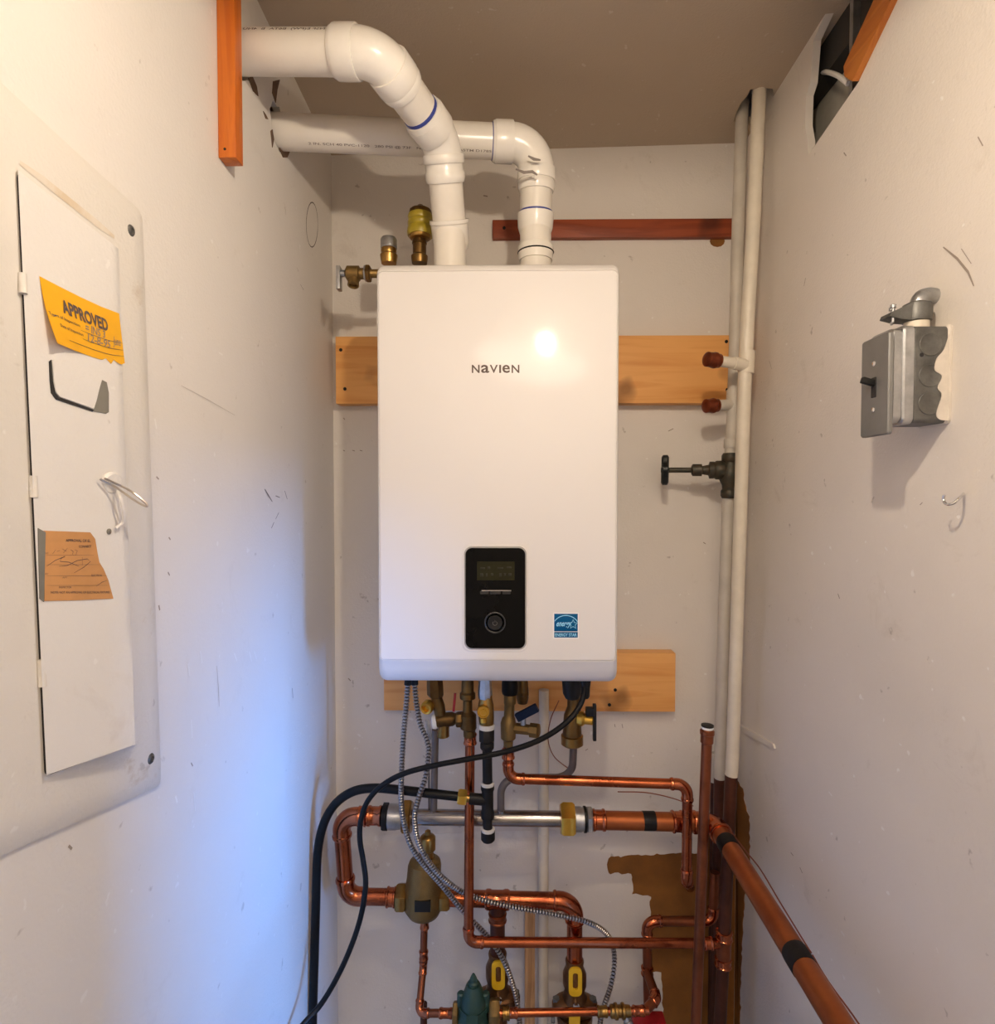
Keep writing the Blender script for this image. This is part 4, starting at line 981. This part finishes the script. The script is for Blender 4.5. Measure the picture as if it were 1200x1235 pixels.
# big copper line: right from the header, then along the right wall towards the camera
cA = P(714, 989, YH); cC = P(861, 992, YH); cE = Vector((cC.x + .004, .30, cC.z - .018))
t = thing('copper_main', 'thick copper pipe from the header turning along the right wall, with tape bands', 'pipe', cC)
run(t, [cA, cC, cE], .0193, .030, 'copper_old', 'copper_fit', n=22, hub=.9)
collar(t, P(722, 989, YH), hd, .030, .0208, 'copper_fit', 'press_collar')
collar(t, P(817, 991, YH), hd, .026, .0212, 'copper_fit', 'press_collar')
band(t, P(782.5, 990, YH), hd, 15 * kh, .0200, 'tape', 'tape_band', 20)
dg = (cE - cC).normalized()
for yy, L in ((1.195, .032), (.905, .034)):
    c = cC + dg * ((cC.y - yy) / -dg.y)
    band(t, c, dg, L, .0203, 'tape', 'tape_band', 20)
wp = [cC + dg * ((cC.y - y) / -dg.y) + Vector((.0145, 0, .0155 + s_)) for y, s_ in ((1.235, 0), (1.20, .001), (1.14, .006), (1.08, .012), (1.0, .006), (.92, .0015), (.90, .001))]
MB().add(*sweep(catmull(wp, 5), .0014, 6)).build('trace_wire', 'wire_copper', t)
wp = [cC + dg * ((cC.y - y) / -dg.y) + Vector(q) for y, q in ((.90, (.0165, 0, .013)), (.87, (.024, 0, -.002)), (.80, (.045, 0, -.03)), (.72, (.05, 0, -.08)))]
MB().add(*sweep(catmull(wp, 5), .0014, 6)).build('trace_wire', 'wire_copper', t)

# left copper loop
t = thing('copper_loop', 'thick copper loop from the header left end down to the brass separator', 'pipe', P(417, 1081, 1.285))
pl = [P(463, 984, YH), P(411, 985, YH), P(418, 1081, 1.288), P(483, 1082, 1.29)]
run(t, pl, .0172, .030, 'copper', 'copper_fit', n=20, hub=1.0)
collar(t, P(452, 984, YH), hd, .034, .0195, 'copper_fit', 'press_collar')
collar(t, P(437, 984.5, YH), hd, .020, .0195, 'copper_fit', 'press_collar')
collar(t, P(472, 1082, 1.29), hd, .022, .0195, 'copper_fit', 'press_collar')
# air separator
YS = 1.292; ks = YS / F
sp_ = thing('air_separator', 'dull brass air separator with black label plate on the copper loop', 'valve', P(512, 1106, YS))
def col_px(root, pts, Y, name, m, n=20, ph=0.0, cxs=None):
    """stack of rings given as (x, y, r) pixels from bottom to top"""
    k = Y / F; loops = []
    for x, y, r in pts:
        c = P(x, y, Y); loops.append([c + Vector((math.cos(2 * math.pi * (i + ph) / n), math.sin(2 * math.pi * (i + ph) / n), 0)) * r * k for i in range(n)])
    return MB().add(*loft(loops)).build(name, m, root)
col_px(sp_, [(512, 1107, 7), (512, 1106, 12), (511, 1101, 19), (510.5, 1093, 23.5), (510.5, 1075, 23.5), (511, 1060, 21), (512, 1044, 20.5), (512.5, 1039, 19), (513, 1036, 14), (513.5, 1033, 11.5)], YS, 'body', 'brass_cast', 28)
col_px(sp_, [(514, 1036, 9), (515, 1026, 8), (516, 1024, 9.5), (516, 1010, 9.5), (516, 1008, 8), (516, 1006, 4), (516, 1002, 3.4), (516, 1001, 2)], YS, 'vent_cap', 'brass', 20)
MB().add(*hexnut(P(478, 1082, YS), hd, 13 * ks, 17 * ks, .5)).build('inlet_nut', 'brass', sp_)
MB().add(*hexnut(P(530, 1083, YS), hd, 13 * ks, 15 * ks, .5)).build('outlet_nut', 'brass', sp_)
a = P(500, 1100, YS - .042); b = P(519, 1087, YS - .042)
MB().add(*boxmm((a.x, YS - .0428, a.z), (b.x, YS - .036, b.z), .0008)).build('label_plate', 'blackmat', sp_)
# return line with two drops
t = thing('copper_return', 'thick copper line right of the separator with tee and elbow drop', 'pipe', P(600, 1086, YS))
pr_ = [P(541, 1083, YS), P(693, 1087, YS), P(693, 1166, YS)]
run(t, pr_, .0172, .034, 'copper', 'copper_fit', n=20, hub=.8)
collar(t, P(600, 1085, YS), hd, .055, .0192, 'copper_fit', 'tee')
MB().add(*sweep([P(600, 1085, YS), P(600, 1168, YS)], .0165, 18)).build('branch_pipe', 'copper_dark', t)
collar(t, P(600, 1106, YS), (0, 0, 1), .020, .0185, 'copper_dull', 'tee_branch')
def flange_valve(x, y, label):
    Y = YS; k = Y / F
    v = thing('ball_valve', label, 'valve', P(x, y + 50, Y))
    col_px(v, [(x, y + 42, 15), (x, y + 38, 15), (x, y + 30, 12), (x, y + 22, 14.5), (x, y + 10, 14.5), (x, y + 3, 11.5), (x, y, 10.5), (x, y - 6, 11.5), (x, y - 8, 10.5)], Y, 'body', 'bronze', 20)
    lp = [(math.cos(2 * math.pi * i / 32), math.sin(2 * math.pi * i / 32)) for i in range(32)]
    L = lambda yy, s_: [P(x, yy, Y) + Vector((c * (28 if abs(c) > .5 else 24) * k * s_, q * 17 * k * s_, 0)) for c, q in lp]
    MB().add(*loft([L(y + 54, .92), L(y + 52, 1.0), L(y + 45, 1.0), L(y + 42, .9), L(y + 38, .55)])).build('flange', 'bronze', v)
    for s_ in (-22, 22):
        MB().add(*hexnut(P(x + s_, y + 45, Y), (0, 0, 1), 6 * k, 5 * k)).build('bolt', 'galv_box', v)
    # handle: loop of flat bar in yellow vinyl
    yy = Y - .030; kk = yy / F; xh = x + 1
    def hp(dx, dy): return P(xh + dx, y + 21 + dy, yy)
    outer = [P(xh + a_, y + 21 + b_, yy) for a_, b_ in rrect(-8, 8, -17, 17, 6, 4)]
    inner = [P(xh + a_ , y + 20 + b_, yy) for a_, b_ in rrect(-3.2, 3.2, -10, 10, 2.6, 4)]
    MB().add(*holed([Vector(p) for p in outer], [[Vector(p) for p in inner]], (0, .005, 0))).build('handle', 'yellow', v, label='yellow vinyl handle')
    MB().add(*lathe(P(xh, y + 44, yy + .012), (0, -1, 0), [(0, .005), (.012, .005), (.013, .008), (.017, .008), (.018, .004)], 12)).build('stem_nut', 'chrome', v)
    return v
flange_valve(600, 1156, 'bronze flange ball valve with yellow handle behind the green regulator')
flange_valve(693, 1164, 'bronze flange ball valve with yellow handle right of the wood stick')
# circulator tops below the flanges
for x, lab in ((600, 'dark pump body under the left yellow handled valve'), (693, 'dark pump body under the right yellow handled valve')):
    y = 1211 if x == 600 else 1219
    pm = thing('pump_body', lab, 'pump', P(x, y + 40, YS))
    q_ = .6 if x == 600 else 1.0
    col_px(pm, [(x, y + 60, 19 * q_), (x, y + 22, 20 * q_), (x, y + 6, 22 * q_), (x, y, 22 * q_)], YS, 'volute', 'bronze', 20)
    MB().add(*hexnut(P(x - 24, y + 10, YS), (-1, 0, 0), .008, .008)).build('side_bolt', 'galv_box', pm)
hy = P(693, 1230, 1.2475)
tg = tag(MB().add(*boxmm((hy.x - .012, 1.2478, hy.z - .05), (hy.x + .012, 1.2518, hy.z + .009), .0015)).build('yellow_tag', 'yellow', loc=hy), 'second yellow lever tip at the bottom edge under the right valve', 'handle')

# drain from separator to green regulator
t = thing('copper_feed', 'thin copper line from the separator bottom down to the green regulator', 'pipe', P(511, 1150, YS))
rr = .0078
run(t, [P(512, 1104, YS), P(510.5, 1166, YS), P(505, 1222, 1.25), P(552, 1222, 1.234)], rr, .012, 'copper_dull', 'copper_fit', n=14, hub=1.4)
collar(t, P(512, 1114, YS), (0, 0, 1), .024, rr * 1.2, 'copper_fit', 'collar'); collar(t, P(511, 1152, YS), (0, 0, 1), .022, rr * 1.2, 'copper_fit', 'collar')
collar(t, P(538, 1222, 1.239), hd, .03, rr * 1.22, 'copper_fit', 'collar')
MB().add(*sweep([P(511, 1210, 1.30), FL(511, 1.30)], .0078, 12)).build('drop_pipe', 'copper_dark', t)
# green pressure regulator
YG = 1.232; kg = YG / F
g_ = thing('pressure_regulator', 'green cast iron pressure regulator at the bottom centre', 'valve', P(571, 1240, YG))
col_px(g_, [(570, 1260, 21), (570, 1240, 22), (570, 1228, 21), (570, 1218, 18.5), (570.5, 1211, 18)], YG, 'body', 'green', 8, .5)
col_px(g_, [(571, 1216, 16.5), (571, 1203, 15.5), (571, 1197, 12.5), (571, 1189, 9.5), (571, 1187, 8.5)], YG, 'bonnet', 'green', 20)
col_px(g_, [(571, 1189, 7), (571, 1184, 6.5), (571, 1182.5, 4.5), (571, 1180, 4.5), (571, 1178, 3.5), (571, 1174.5, 1.5)], YG, 'adjusting_screw', 'green', 12)
for x in (556, 586):
    col_px(g_, [(x, 1218, 5), (x, 1198, 5), (x, 1196.5, 3.5)], YG, 'bolt_boss', 'green', 10)
MB().add(*hexnut(P(546, 1222, YG), hd, 7 * kg, 13 * kg, .5)).build('inlet_union', 'brass_cast', g_)
MB().add(*hexnut(P(590, 1222, YG), hd, 13 * kg, 16 * kg, .5)).build('outlet_union', 'brass_cast', g_)
# fill line
t = thing('copper_fill', 'thin copper line right of the green regulator with brass check valve', 'pipe', P(665, 1220, YG))
a, b = P(600, 1222, YG), P(782, 1219, 1.245); dd = (b - a).normalized()
MB().add(*sweep([a, b], .0079, 14)).build('pipe', 'copper', t)
def on(x, y, Y=None): return a + (b - a) * ((x - 600) / 182)
for x, L, r, m in ((610, .016, .0125, 'brass'), (618, .022, .0098, 'copper_fit'), (726, .022, .0105, 'brass'), (770, .026, .0100, 'copper_fit')):
    collar(t, on(x, 0), dd, L, r, m, 'collar')
MB().add(*lathe(on(735, 0), dd, [(0, .010), (.003, .013), (.009, .013), (.011, .0155), (.016, .0155), (.018, .012), (.024, .012), (.026, .0155), (.031, .0155), (.033, .012), (.044, .011)], 12)).build('check_valve', 'brass', t)
MB().add(*lathe(on(751, 0), (.5, -.5, -1), [(0, .007), (.018, .007), (.019, .010), (.026, .010), (.027, .004)], 10)).build('drain_cap', 'galv', t)
# riser to the corner
t = thing('copper_offset', 'copper line rising from the check valve and jogging right into the corner', 'pipe', P(782, 1215, 1.30))
run(t, [P(782, 1240, 1.335), P(780, 1111, 1.335), P(860, 1111, 1.345), P(862, 1052, 1.346)], .0105, .020, 'copper_dull', 'copper_fit', n=16, hub=1.2)
run(t, [P(780, 1172, 1.328), P(792, 1204, 1.27), P(778, 1219, 1.247)], .0098, .012, 'copper_dull', 'copper_fit', n=14, hub=.8)
collar(t, P(780.5, 1171, 1.333), (0, 0, 1), .018, .0128, 'copper_fit', 'collar')
# copper supply from cold valve, across and down
YC = 1.262
t = thing('copper_supply', 'copper pipe from the middle valve, right below the heater then down', 'pipe', P(613, 938, YC))
run(t, [P(613, 900, YC), P(613, 939, YC), P(829, 946, 1.242), P(828, 1062, 1.242), P(832, 1070, 1.36)], .0105, .022, 'copper', 'copper_fit', n=16, hub=1.3)
collar(t, P(613, 909, YC), (0, 0, 1), .022, .0128, 'copper_fit', 'collar')
# copper riser and lower cross line
t = thing('copper_riser', 'copper pipe dropping from the left valve then running right near the bottom', 'pipe', P(566, 1136, 1.22))
run(t, [P(567, 868, 1.23), P(565, 1136, 1.23), P(873, 1138, 1.30)], .0102, .020, 'copper', 'copper_fit', n=16, hub=1.3)
collar(t, P(567, 891, 1.23), (0, 0, 1), .024, .0128, 'copper_fit', 'collar')
collar(t, P(854, 1138, 1.296), (1, 0, 0), .020, .0128, 'copper_fit', 'collar')

# gas pipe in black iron
YI = 1.195; ki = YI / F
t = thing('gas_pipe', 'black iron gas pipe with tee and drip leg below the heater', 'pipe', P(588, 1014, YI))
col_px(t, [(588.5, 1001, 5.8), (587.5, 985, 5.8)], YI, 'drip_leg', 'iron', 16)
col_px(t, [(588.5, 1014, 7), (588.5, 1012, 8.6), (588.5, 1002, 8.6)], YI, 'drip_cap', 'iron', 16)
col_px(t, [(588.5, 1002.5, 8.2), (588.5, 999.5, 8.4), (588.5, 998.5, 6.5)], YI, 'sealant_ring', 'sealant', 16)
col_px(t, [(588, 986, 8), (588, 984, 8.3), (588, 979, 8.3), (588, 976, 7.2), (588, 954, 7.2), (588, 952, 8.3), (588, 947, 8.3)], YI, 'tee', 'iron', 18)
MB().add(*sweep([P(588, 965, YI), P(566, 963, YI)], [.0115, .0115], 14)).build('tee_branch', 'iron', t)
col_px(t, [(588, 947, 8), (588, 944.5, 8.2), (588, 943.5, 6)], YI, 'sealant_ring', 'sealant', 16)
col_px(t, [(588, 945, 6), (587.5, 902, 6)], YI, 'pipe', 'iron', 16)
col_px(t, [(587.5, 904, 7), (587.5, 901, 9), (587.5, 897, 9), (587.5, 895, 7.5), (587, 893, 9.8), (587, 881, 10), (587, 878, 8)], YI, 'union', 'iron', 8, .5)
col_px(t, [(587, 878.5, 9.8), (587, 873.5, 9.8), (587, 872.5, 8)], YI, 'sealant_ring', 'sealant', 18)
# gas cock
gc = thing('gas_cock', 'yellow brass gas cock with round stamped face under the heater', 'valve', P(586, 872, YI))
col_px(gc, [(587, 874, 8.5), (586.5, 866, 9.5), (586, 850, 9.5), (586, 842, 7.5), (586, 838, 7.5)], YI, 'body', 'brass', 20)
MB().add(*lathe(P(583, 857, YI - .014), (0, -1, 0), [(0, .0125), (.008, .0125), (.010, .0118), (.010, .0100), (.0085, .0092), (.0085, .0062), (.010, .0055), (.010, .001)], 22)).build('cock_face', 'brass_bright', gc)
col_px(gc, [(583, 871, 4), (583, 866, 4)], YI - .015, 'cock_tail', 'brass_bright', 10)
col_px(gc, [(585, 842, 8), (585, 838, 8.8), (585, 833, 8.8), (585, 812, 7)], YI, 'nipple', 'galv', 8)
# hose with brass end
nd = P(540, 960, YI) - P(566, 963, YI)
hs = thing('gas_hose', 'thick black gas hose looping from the iron tee down the left corner', 'hose', P(553, 960, YI))
hp_ = [(556, 961, 1.195), (520, 957, 1.198), (480, 952.5, 1.205), (450, 950.5, 1.215), (425, 955, 1.215), (404, 970, 1.22), (390, 995, 1.225), (383, 1030, 1.23), (381, 1090, 1.225), (379, 1160, 1.22), (377, 1235, 1.215), (376, 1300, 1.205)]
MB().add(*sweep(catmull([P(*q) for q in hp_] + [Vector((-.392, 1.19, .30)), Vector((-.385, 1.18, .012))], 8), .0092, 14)).build('hose', 'rubber', hs)
MB().add(*hexnut(P(563, 962, YI), nd, 11 * ki, 10 * ki, .5)).build('hose_nut', 'brass_bright', hs, label='bright brass hose nut')
MB().add(*lathe(P(568, 963, YI), nd, [(0, .008), (.010, .008)], 14)).build('hose_barb', 'brass', hs)
# black power cord
cdp = [(706, 818, 1.15), (703, 842, 1.14), (692, 862, 1.13), (672, 880, 1.125), (645, 895, 1.125), (610, 906.5, 1.13), (570, 914.5, 1.135), (525, 923, 1.14), (487, 933, 1.145), (460, 948, 1.15), (443, 967, 1.155), (435, 990, 1.16), (434, 1013, 1.16), (438, 1038, 1.16), (441, 1065, 1.155), (437, 1097, 1.15), (427, 1132, 1.14), (410, 1172, 1.13), (388, 1210, 1.12), (362, 1240, 1.09), (340, 1275, 1.05)]
cc = thing('power_cord', 'black power cord sweeping from the heater down to the lower left', 'cord', P(*cdp[10]))
MB().add(*sweep(catmull([P(*q) for q in cdp] + [Vector((-.395, 1.0, .35)), Vector((-.36, .95, .008))], 6), .0053, 12)).build('cable', 'rubber', cc)
MB().add(*lathe(P(706, 842, 1.15), P(706, 815, 1.15) - P(706, 842, 1.15), [(0, .006), (.004, .0085), (.02, .009), (.045, .012)], 14)).build('strain_relief', 'blackmat', cc)
# flexible conduits
def flex(pts, label, smooth=None):
    path = resample(catmull([P(*q) for q in pts], 10), .0011)
    v = thing('flex_conduit', label, 'conduit', path[0], None)
    rad = [(.0058, .0060, .0058, .0040, .0034, .0040)[i % 6] for i in range(len(path))]
    co = MB().add(*sweep(path, rad, 10)).build('conduit', 'conduit', v, sharp=30)
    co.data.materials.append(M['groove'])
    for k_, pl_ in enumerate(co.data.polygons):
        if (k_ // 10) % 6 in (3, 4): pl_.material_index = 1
    MB().add(*lathe(path[0] + (path[0] - path[1]).normalized() * -.006, path[0] - path[1], [(0, .0072), (.012, .0072), (.013, .0088), (.02, .0088)], 12)).build('connector', 'iron', v)
    return v
flex([(492, 822, 1.165), (490, 850, 1.168), (486, 895, 1.175), (484, 940, 1.18), (484, 968, 1.19), (487, 992, 1.20), (496, 1021, 1.21), (512, 1044, 1.22), (534, 1069, 1.238), (557, 1097, 1.2475), (574, 1115, 1.252), (592, 1134, 1.2545), (609, 1162, 1.25), (621, 1197, 1.260), (627, 1235, 1.262), (629, 1275, 1.262)], 'left ribbed steel conduit running down to the bottom past the yellow handle')
flex([(500, 822, 1.188), (502, 848, 1.188), (507, 874, 1.19), (515, 893, 1.19), (517, 908, 1.188), (513, 938, 1.18), (505, 962, 1.178), (500, 988, 1.184), (507, 1022, 1.203), (529, 1054, 1.221), (562, 1078, 1.2475), (610, 1092, 1.248), (660, 1101, 1.25), (708, 1112, 1.258), (733, 1128, 1.285), (741, 1154, 1.287), (737, 1187, 1.27), (725, 1226, 1.272), (721, 1270, 1.272)], 'right ribbed steel conduit curving across the copper return line')

# bent steel tubes
t = thing('steel_tube', 'straight dull steel tube rising from the header left port', 'pipe', P(523, 978, YH))
MB().add(*sweep([P(523, 978, YH), P(525, 880, YH)], .0078, 14)).build('tube', 'steel_dull', t)
MB().add(*sweep([P(517.5, 976, YH + .008), P(517, 888, YH + .008)], .0022, 8)).build('thin_tube', 'steel_dull', t)
t = thing('steel_tube', 'bent dull steel tube from the header right port to the relief valve', 'pipe', P(604, 978, YH))
run(t, [P(604, 980, YH), P(604, 938, YH), P(690, 938, 1.30), P(692, 892, 1.27)], .0082, .034, 'steel_dull', 'steel_dull', n=14, hub=.3, fit=1.0, bead=1.0)
wpt = [P(674, 845, 1.27), P(664, 868, 1.28), (P(661, 892, 1.29)), P(668, 912, 1.30), P(683, 925, 1.31), P(690, 929, 1.312)]
cw = tag(MB().add(*sweep(catmull(wpt, 6), .0011, 6)).build('copper_wire', 'wire_copper', loc=wpt[0]), 'thin copper wire hanging between the two right valves', 'wire')
wpt = [P(745, 955, 1.30), P(780, 956, 1.31), P(812, 963, 1.31), P(836, 972, 1.32)]
tag(MB().add(*sweep(catmull(wpt, 6), .0012, 6)).build('copper_wire', 'wire_copper', loc=wpt[0]), 'thin copper wire under the horizontal copper supply pipe', 'wire')
# white pipe low on the back wall
wpp = thing('drain_pipe', 'white painted pipe standing behind the wood stick on the back wall', 'pipe', FL(656, 1.383))
MB().add(*sweep([FL(655, 1.383), P(656, 832, 1.383)], .0118, 16)).build('pipe', 'pipe_paint', wpp)
collar(wpp, P(655.5, 1012, 1.383), (0, 0, 1), .03, .0133, 'pipe_paint', 'collar', beads=False)

# valves under the heater
t = thing('mixing_valve', 'dark brass valve cluster with white cap at the heater bottom left', 'valve', P(540, 868, 1.235))
Y = 1.235; k = Y / F
col_px(t, [(526, 842, 7), (525, 838, 10), (524.5, 826, 10), (524, 812, 9)], Y, 'top_nut', 'brass_dark', 6)
col_px(t, [(531, 862, 7), (529, 850, 7.5), (526, 840, 7)], Y, 'neck', 'brass_dark', 14)
MB().add(*lathe(P(517, 851, Y), (-.25, -1, -.1), [(0, 8 * k), (8 * k, 8 * k), (10 * k, 6.5 * k), (9 * k, 4.5 * k), (4 * k, 3.5 * k)], 16)).build('outlet', 'brass_bright', t)
MB().add(*lathe(P(526, 869, Y), P(556, 866, Y) - P(526, 869, Y), [(0, 7.5 * k), (4 * k, 9 * k), (20 * k, 8.5 * k), (24 * k, 6.5 * k), (27 * k, 8 * k), (34 * k, 8 * k)], 18)).build('body', 'brass_dark', t)
MB().add(*lathe(P(527, 870, Y), P(517, 871, Y) - P(527, 870, Y), [(0, 8 * k), (2 * k, 9 * k), (5 * k, 8.5 * k), (6 * k, 6 * k)], 18)).build('end_cap', 'white', t, label='white end cap')
col_px(t, [(534, 889, 6), (534.5, 888, 7.5), (535, 880, 7), (536, 870, 6.5)], Y, 'drain_outlet', 'brass', 16)
MB().add(*bar(P(547, 858, Y - .01), P(549, 836, Y - .012), (0, 1, 0), 3 * k, 2 * k, .0006)).build('lever', 'red', t)
MB().add(*bar(P(515, 868, Y - .004), P(519, 892, Y - .006), (0, 1, 0), 5 * k, 2 * k, .0006)).build('lever', 'galv', t)
t = thing('shutoff_valve', 'brass shutoff tee above the vertical copper riser under the heater', 'valve', P(566, 868, 1.22))
Y = 1.22; k = Y / F
col_px(t, [(566, 888, 7), (566, 880, 7.5), (565, 878, 10), (564.5, 862, 10), (564, 858, 6), (564, 844, 5.5), (564, 842, 9.5), (564, 836, 9.5), (564, 834, 7.5), (564, 826, 7.5), (564, 810, 7)], Y, 'body', 'brass_dark', 18)
MB().add(*hexnut(P(550, 868, Y), hd, 8 * k, 9 * k)).build('side_nut', 'brass_dark', t)
t = thing('shutoff_valve', 'brass shutoff valve with dark blue handle under the heater centre', 'valve', P(613, 895, YC))
Y = YC; k = Y / F
col_px(t, [(613, 903, 5.5), (613, 893, 6), (613, 890, 9), (613, 872, 9.5), (613.5, 866, 8), (614, 864, 6.5), (614.5, 850, 6.2), (615, 848, 7.5), (615, 838, 7.5), (615, 836, 6)], Y, 'body', 'brass_cast', 20)
col_px(t, [(615, 837, 9), (615, 834, 10), (615, 826, 10), (615, 812, 9)], Y, 'top_coupling', 'rubber', 18)
MB().add(*lathe(P(620, 878, Y), P(652, 882, Y - .02) - P(620, 878, Y), [(0, 7 * k), (20 * k, 6.5 * k), (21 * k, 9 * k), (31 * k, 9 * k), (32 * k, 6 * k)], 8)).build('side_arm', 'brass_cast', t)
MB().add(*bar(P(623, 866, Y - .012), P(648, 853, Y - .018), (0, 0, 1), 7 * k, 10 * k, .002)).build('handle', 'blue_h', t, label='dark blue handle')
MB().add(*lathe(P(631, 874, Y - .012), (0, 0, 1), [(0, 3.5 * k), (12 * k, 3.5 * k)], 10)).build('stem', 'galv', t)
t = thing('relief_valve', 'brass relief valve with black cross handle under the heater right side', 'valve', P(690, 895, 1.262))
col_px(t, [(690, 899, 11), (690, 897, 13.5), (690, 887, 13.5), (690, 886, 11)], Y, 'lower_nut', 'brass', 20)
col_px(t, [(690, 887, 11.5), (690, 872, 11), (691, 862, 11), (692, 852, 8), (692, 838, 8), (692, 812, 8)], Y, 'body', 'brass_dark', 20)
MB().add(*lathe(P(697, 866, Y - .012), P(716, 869, Y - .022) - P(697, 866, Y - .012), [(0, 8 * k), (6 * k, 9 * k), (9 * k, 6 * k), (18 * k, 5.5 * k), (19 * k, 3 * k)], 14)).build('side_outlet', 'brass_bright', t)
MB().add(*bar(P(717, 849, Y - .022), P(717, 893, Y - .022), (0, 1, 0), 4 * k, 6 * k, .0012)).build('handle', 'blackmat', t, label='black cross handle')
MB().add(*box(P(711, 858, Y - .02), (9 * k, 8 * k, 10 * k), None, .0015)).build('handle_hub', 'blackmat', t)
MB().add(*lathe(P(690, 842, 1.21), P(690, 815, 1.21) - P(690, 842, 1.21), [(0, 8 * k), (6 * k, 11 * k), (20 * k, 12 * k), (34 * k, 12 * k)], 14)).build('cable_gland', 'blackmat', t)
# bracket strip of small fittings hidden behind the valves
t = thing('pipe_stub', 'short brass pipe stub hanging from the heater between the valves', 'pipe', P(629, 850, 1.31))
col_px(t, [(630, 848, 6), (630, 842, 7.5), (630, 834, 7.5), (630, 812, 6)], 1.31, 'stub', 'brass_dark', 12)
MB().add(*hexnut(P(630, 838, 1.31), (0, 0, 1), .008, .0155)).build('nut', 'brass_dark', t)
# red enamel corner at the very bottom
rc = P(783, 1229, 1.30)
t = thing('red_pump', 'red enamelled pump top at the bottom edge below the copper offset', 'pump', (rc.x, 1.32, rc.z - .08))
MB().add(*boxmm((P(764, 1229, 1.29).x, 1.285, rc.z - .08), (P(804, 1229, 1.29).x, 1.323, rc.z), .004)).build('housing', 'red', t)
MB().add(*lathe((rc.x, 1.286, rc.z - .04), (0, -1, 0), [(0, .016), (.004, .016), (.005, .012)], 16)).build('cover', 'red', t)

for o in COL.objects:
    if o.parent is None and o.get('category'):
        k_ = o.name.split('.')[0]
        g_ = {'ball_valve': 'flange ball valves with yellow handles', 'pump_body': 'pump bodies under the ball valves', 'flex_conduit': 'ribbed steel conduits',
              'mounting_board': 'pine mounting boards behind the heater', 'riser_pipe': 'painted riser pipes in the right corner', 'shutoff_valve': 'brass shutoff valves under the heater',
              'steel_tube': 'dull steel tubes on the header', 'copper_wire': 'thin copper wires', 'relief_valve': 'brass relief valves'}.get(k_)
        if g_: o['group'] = g_
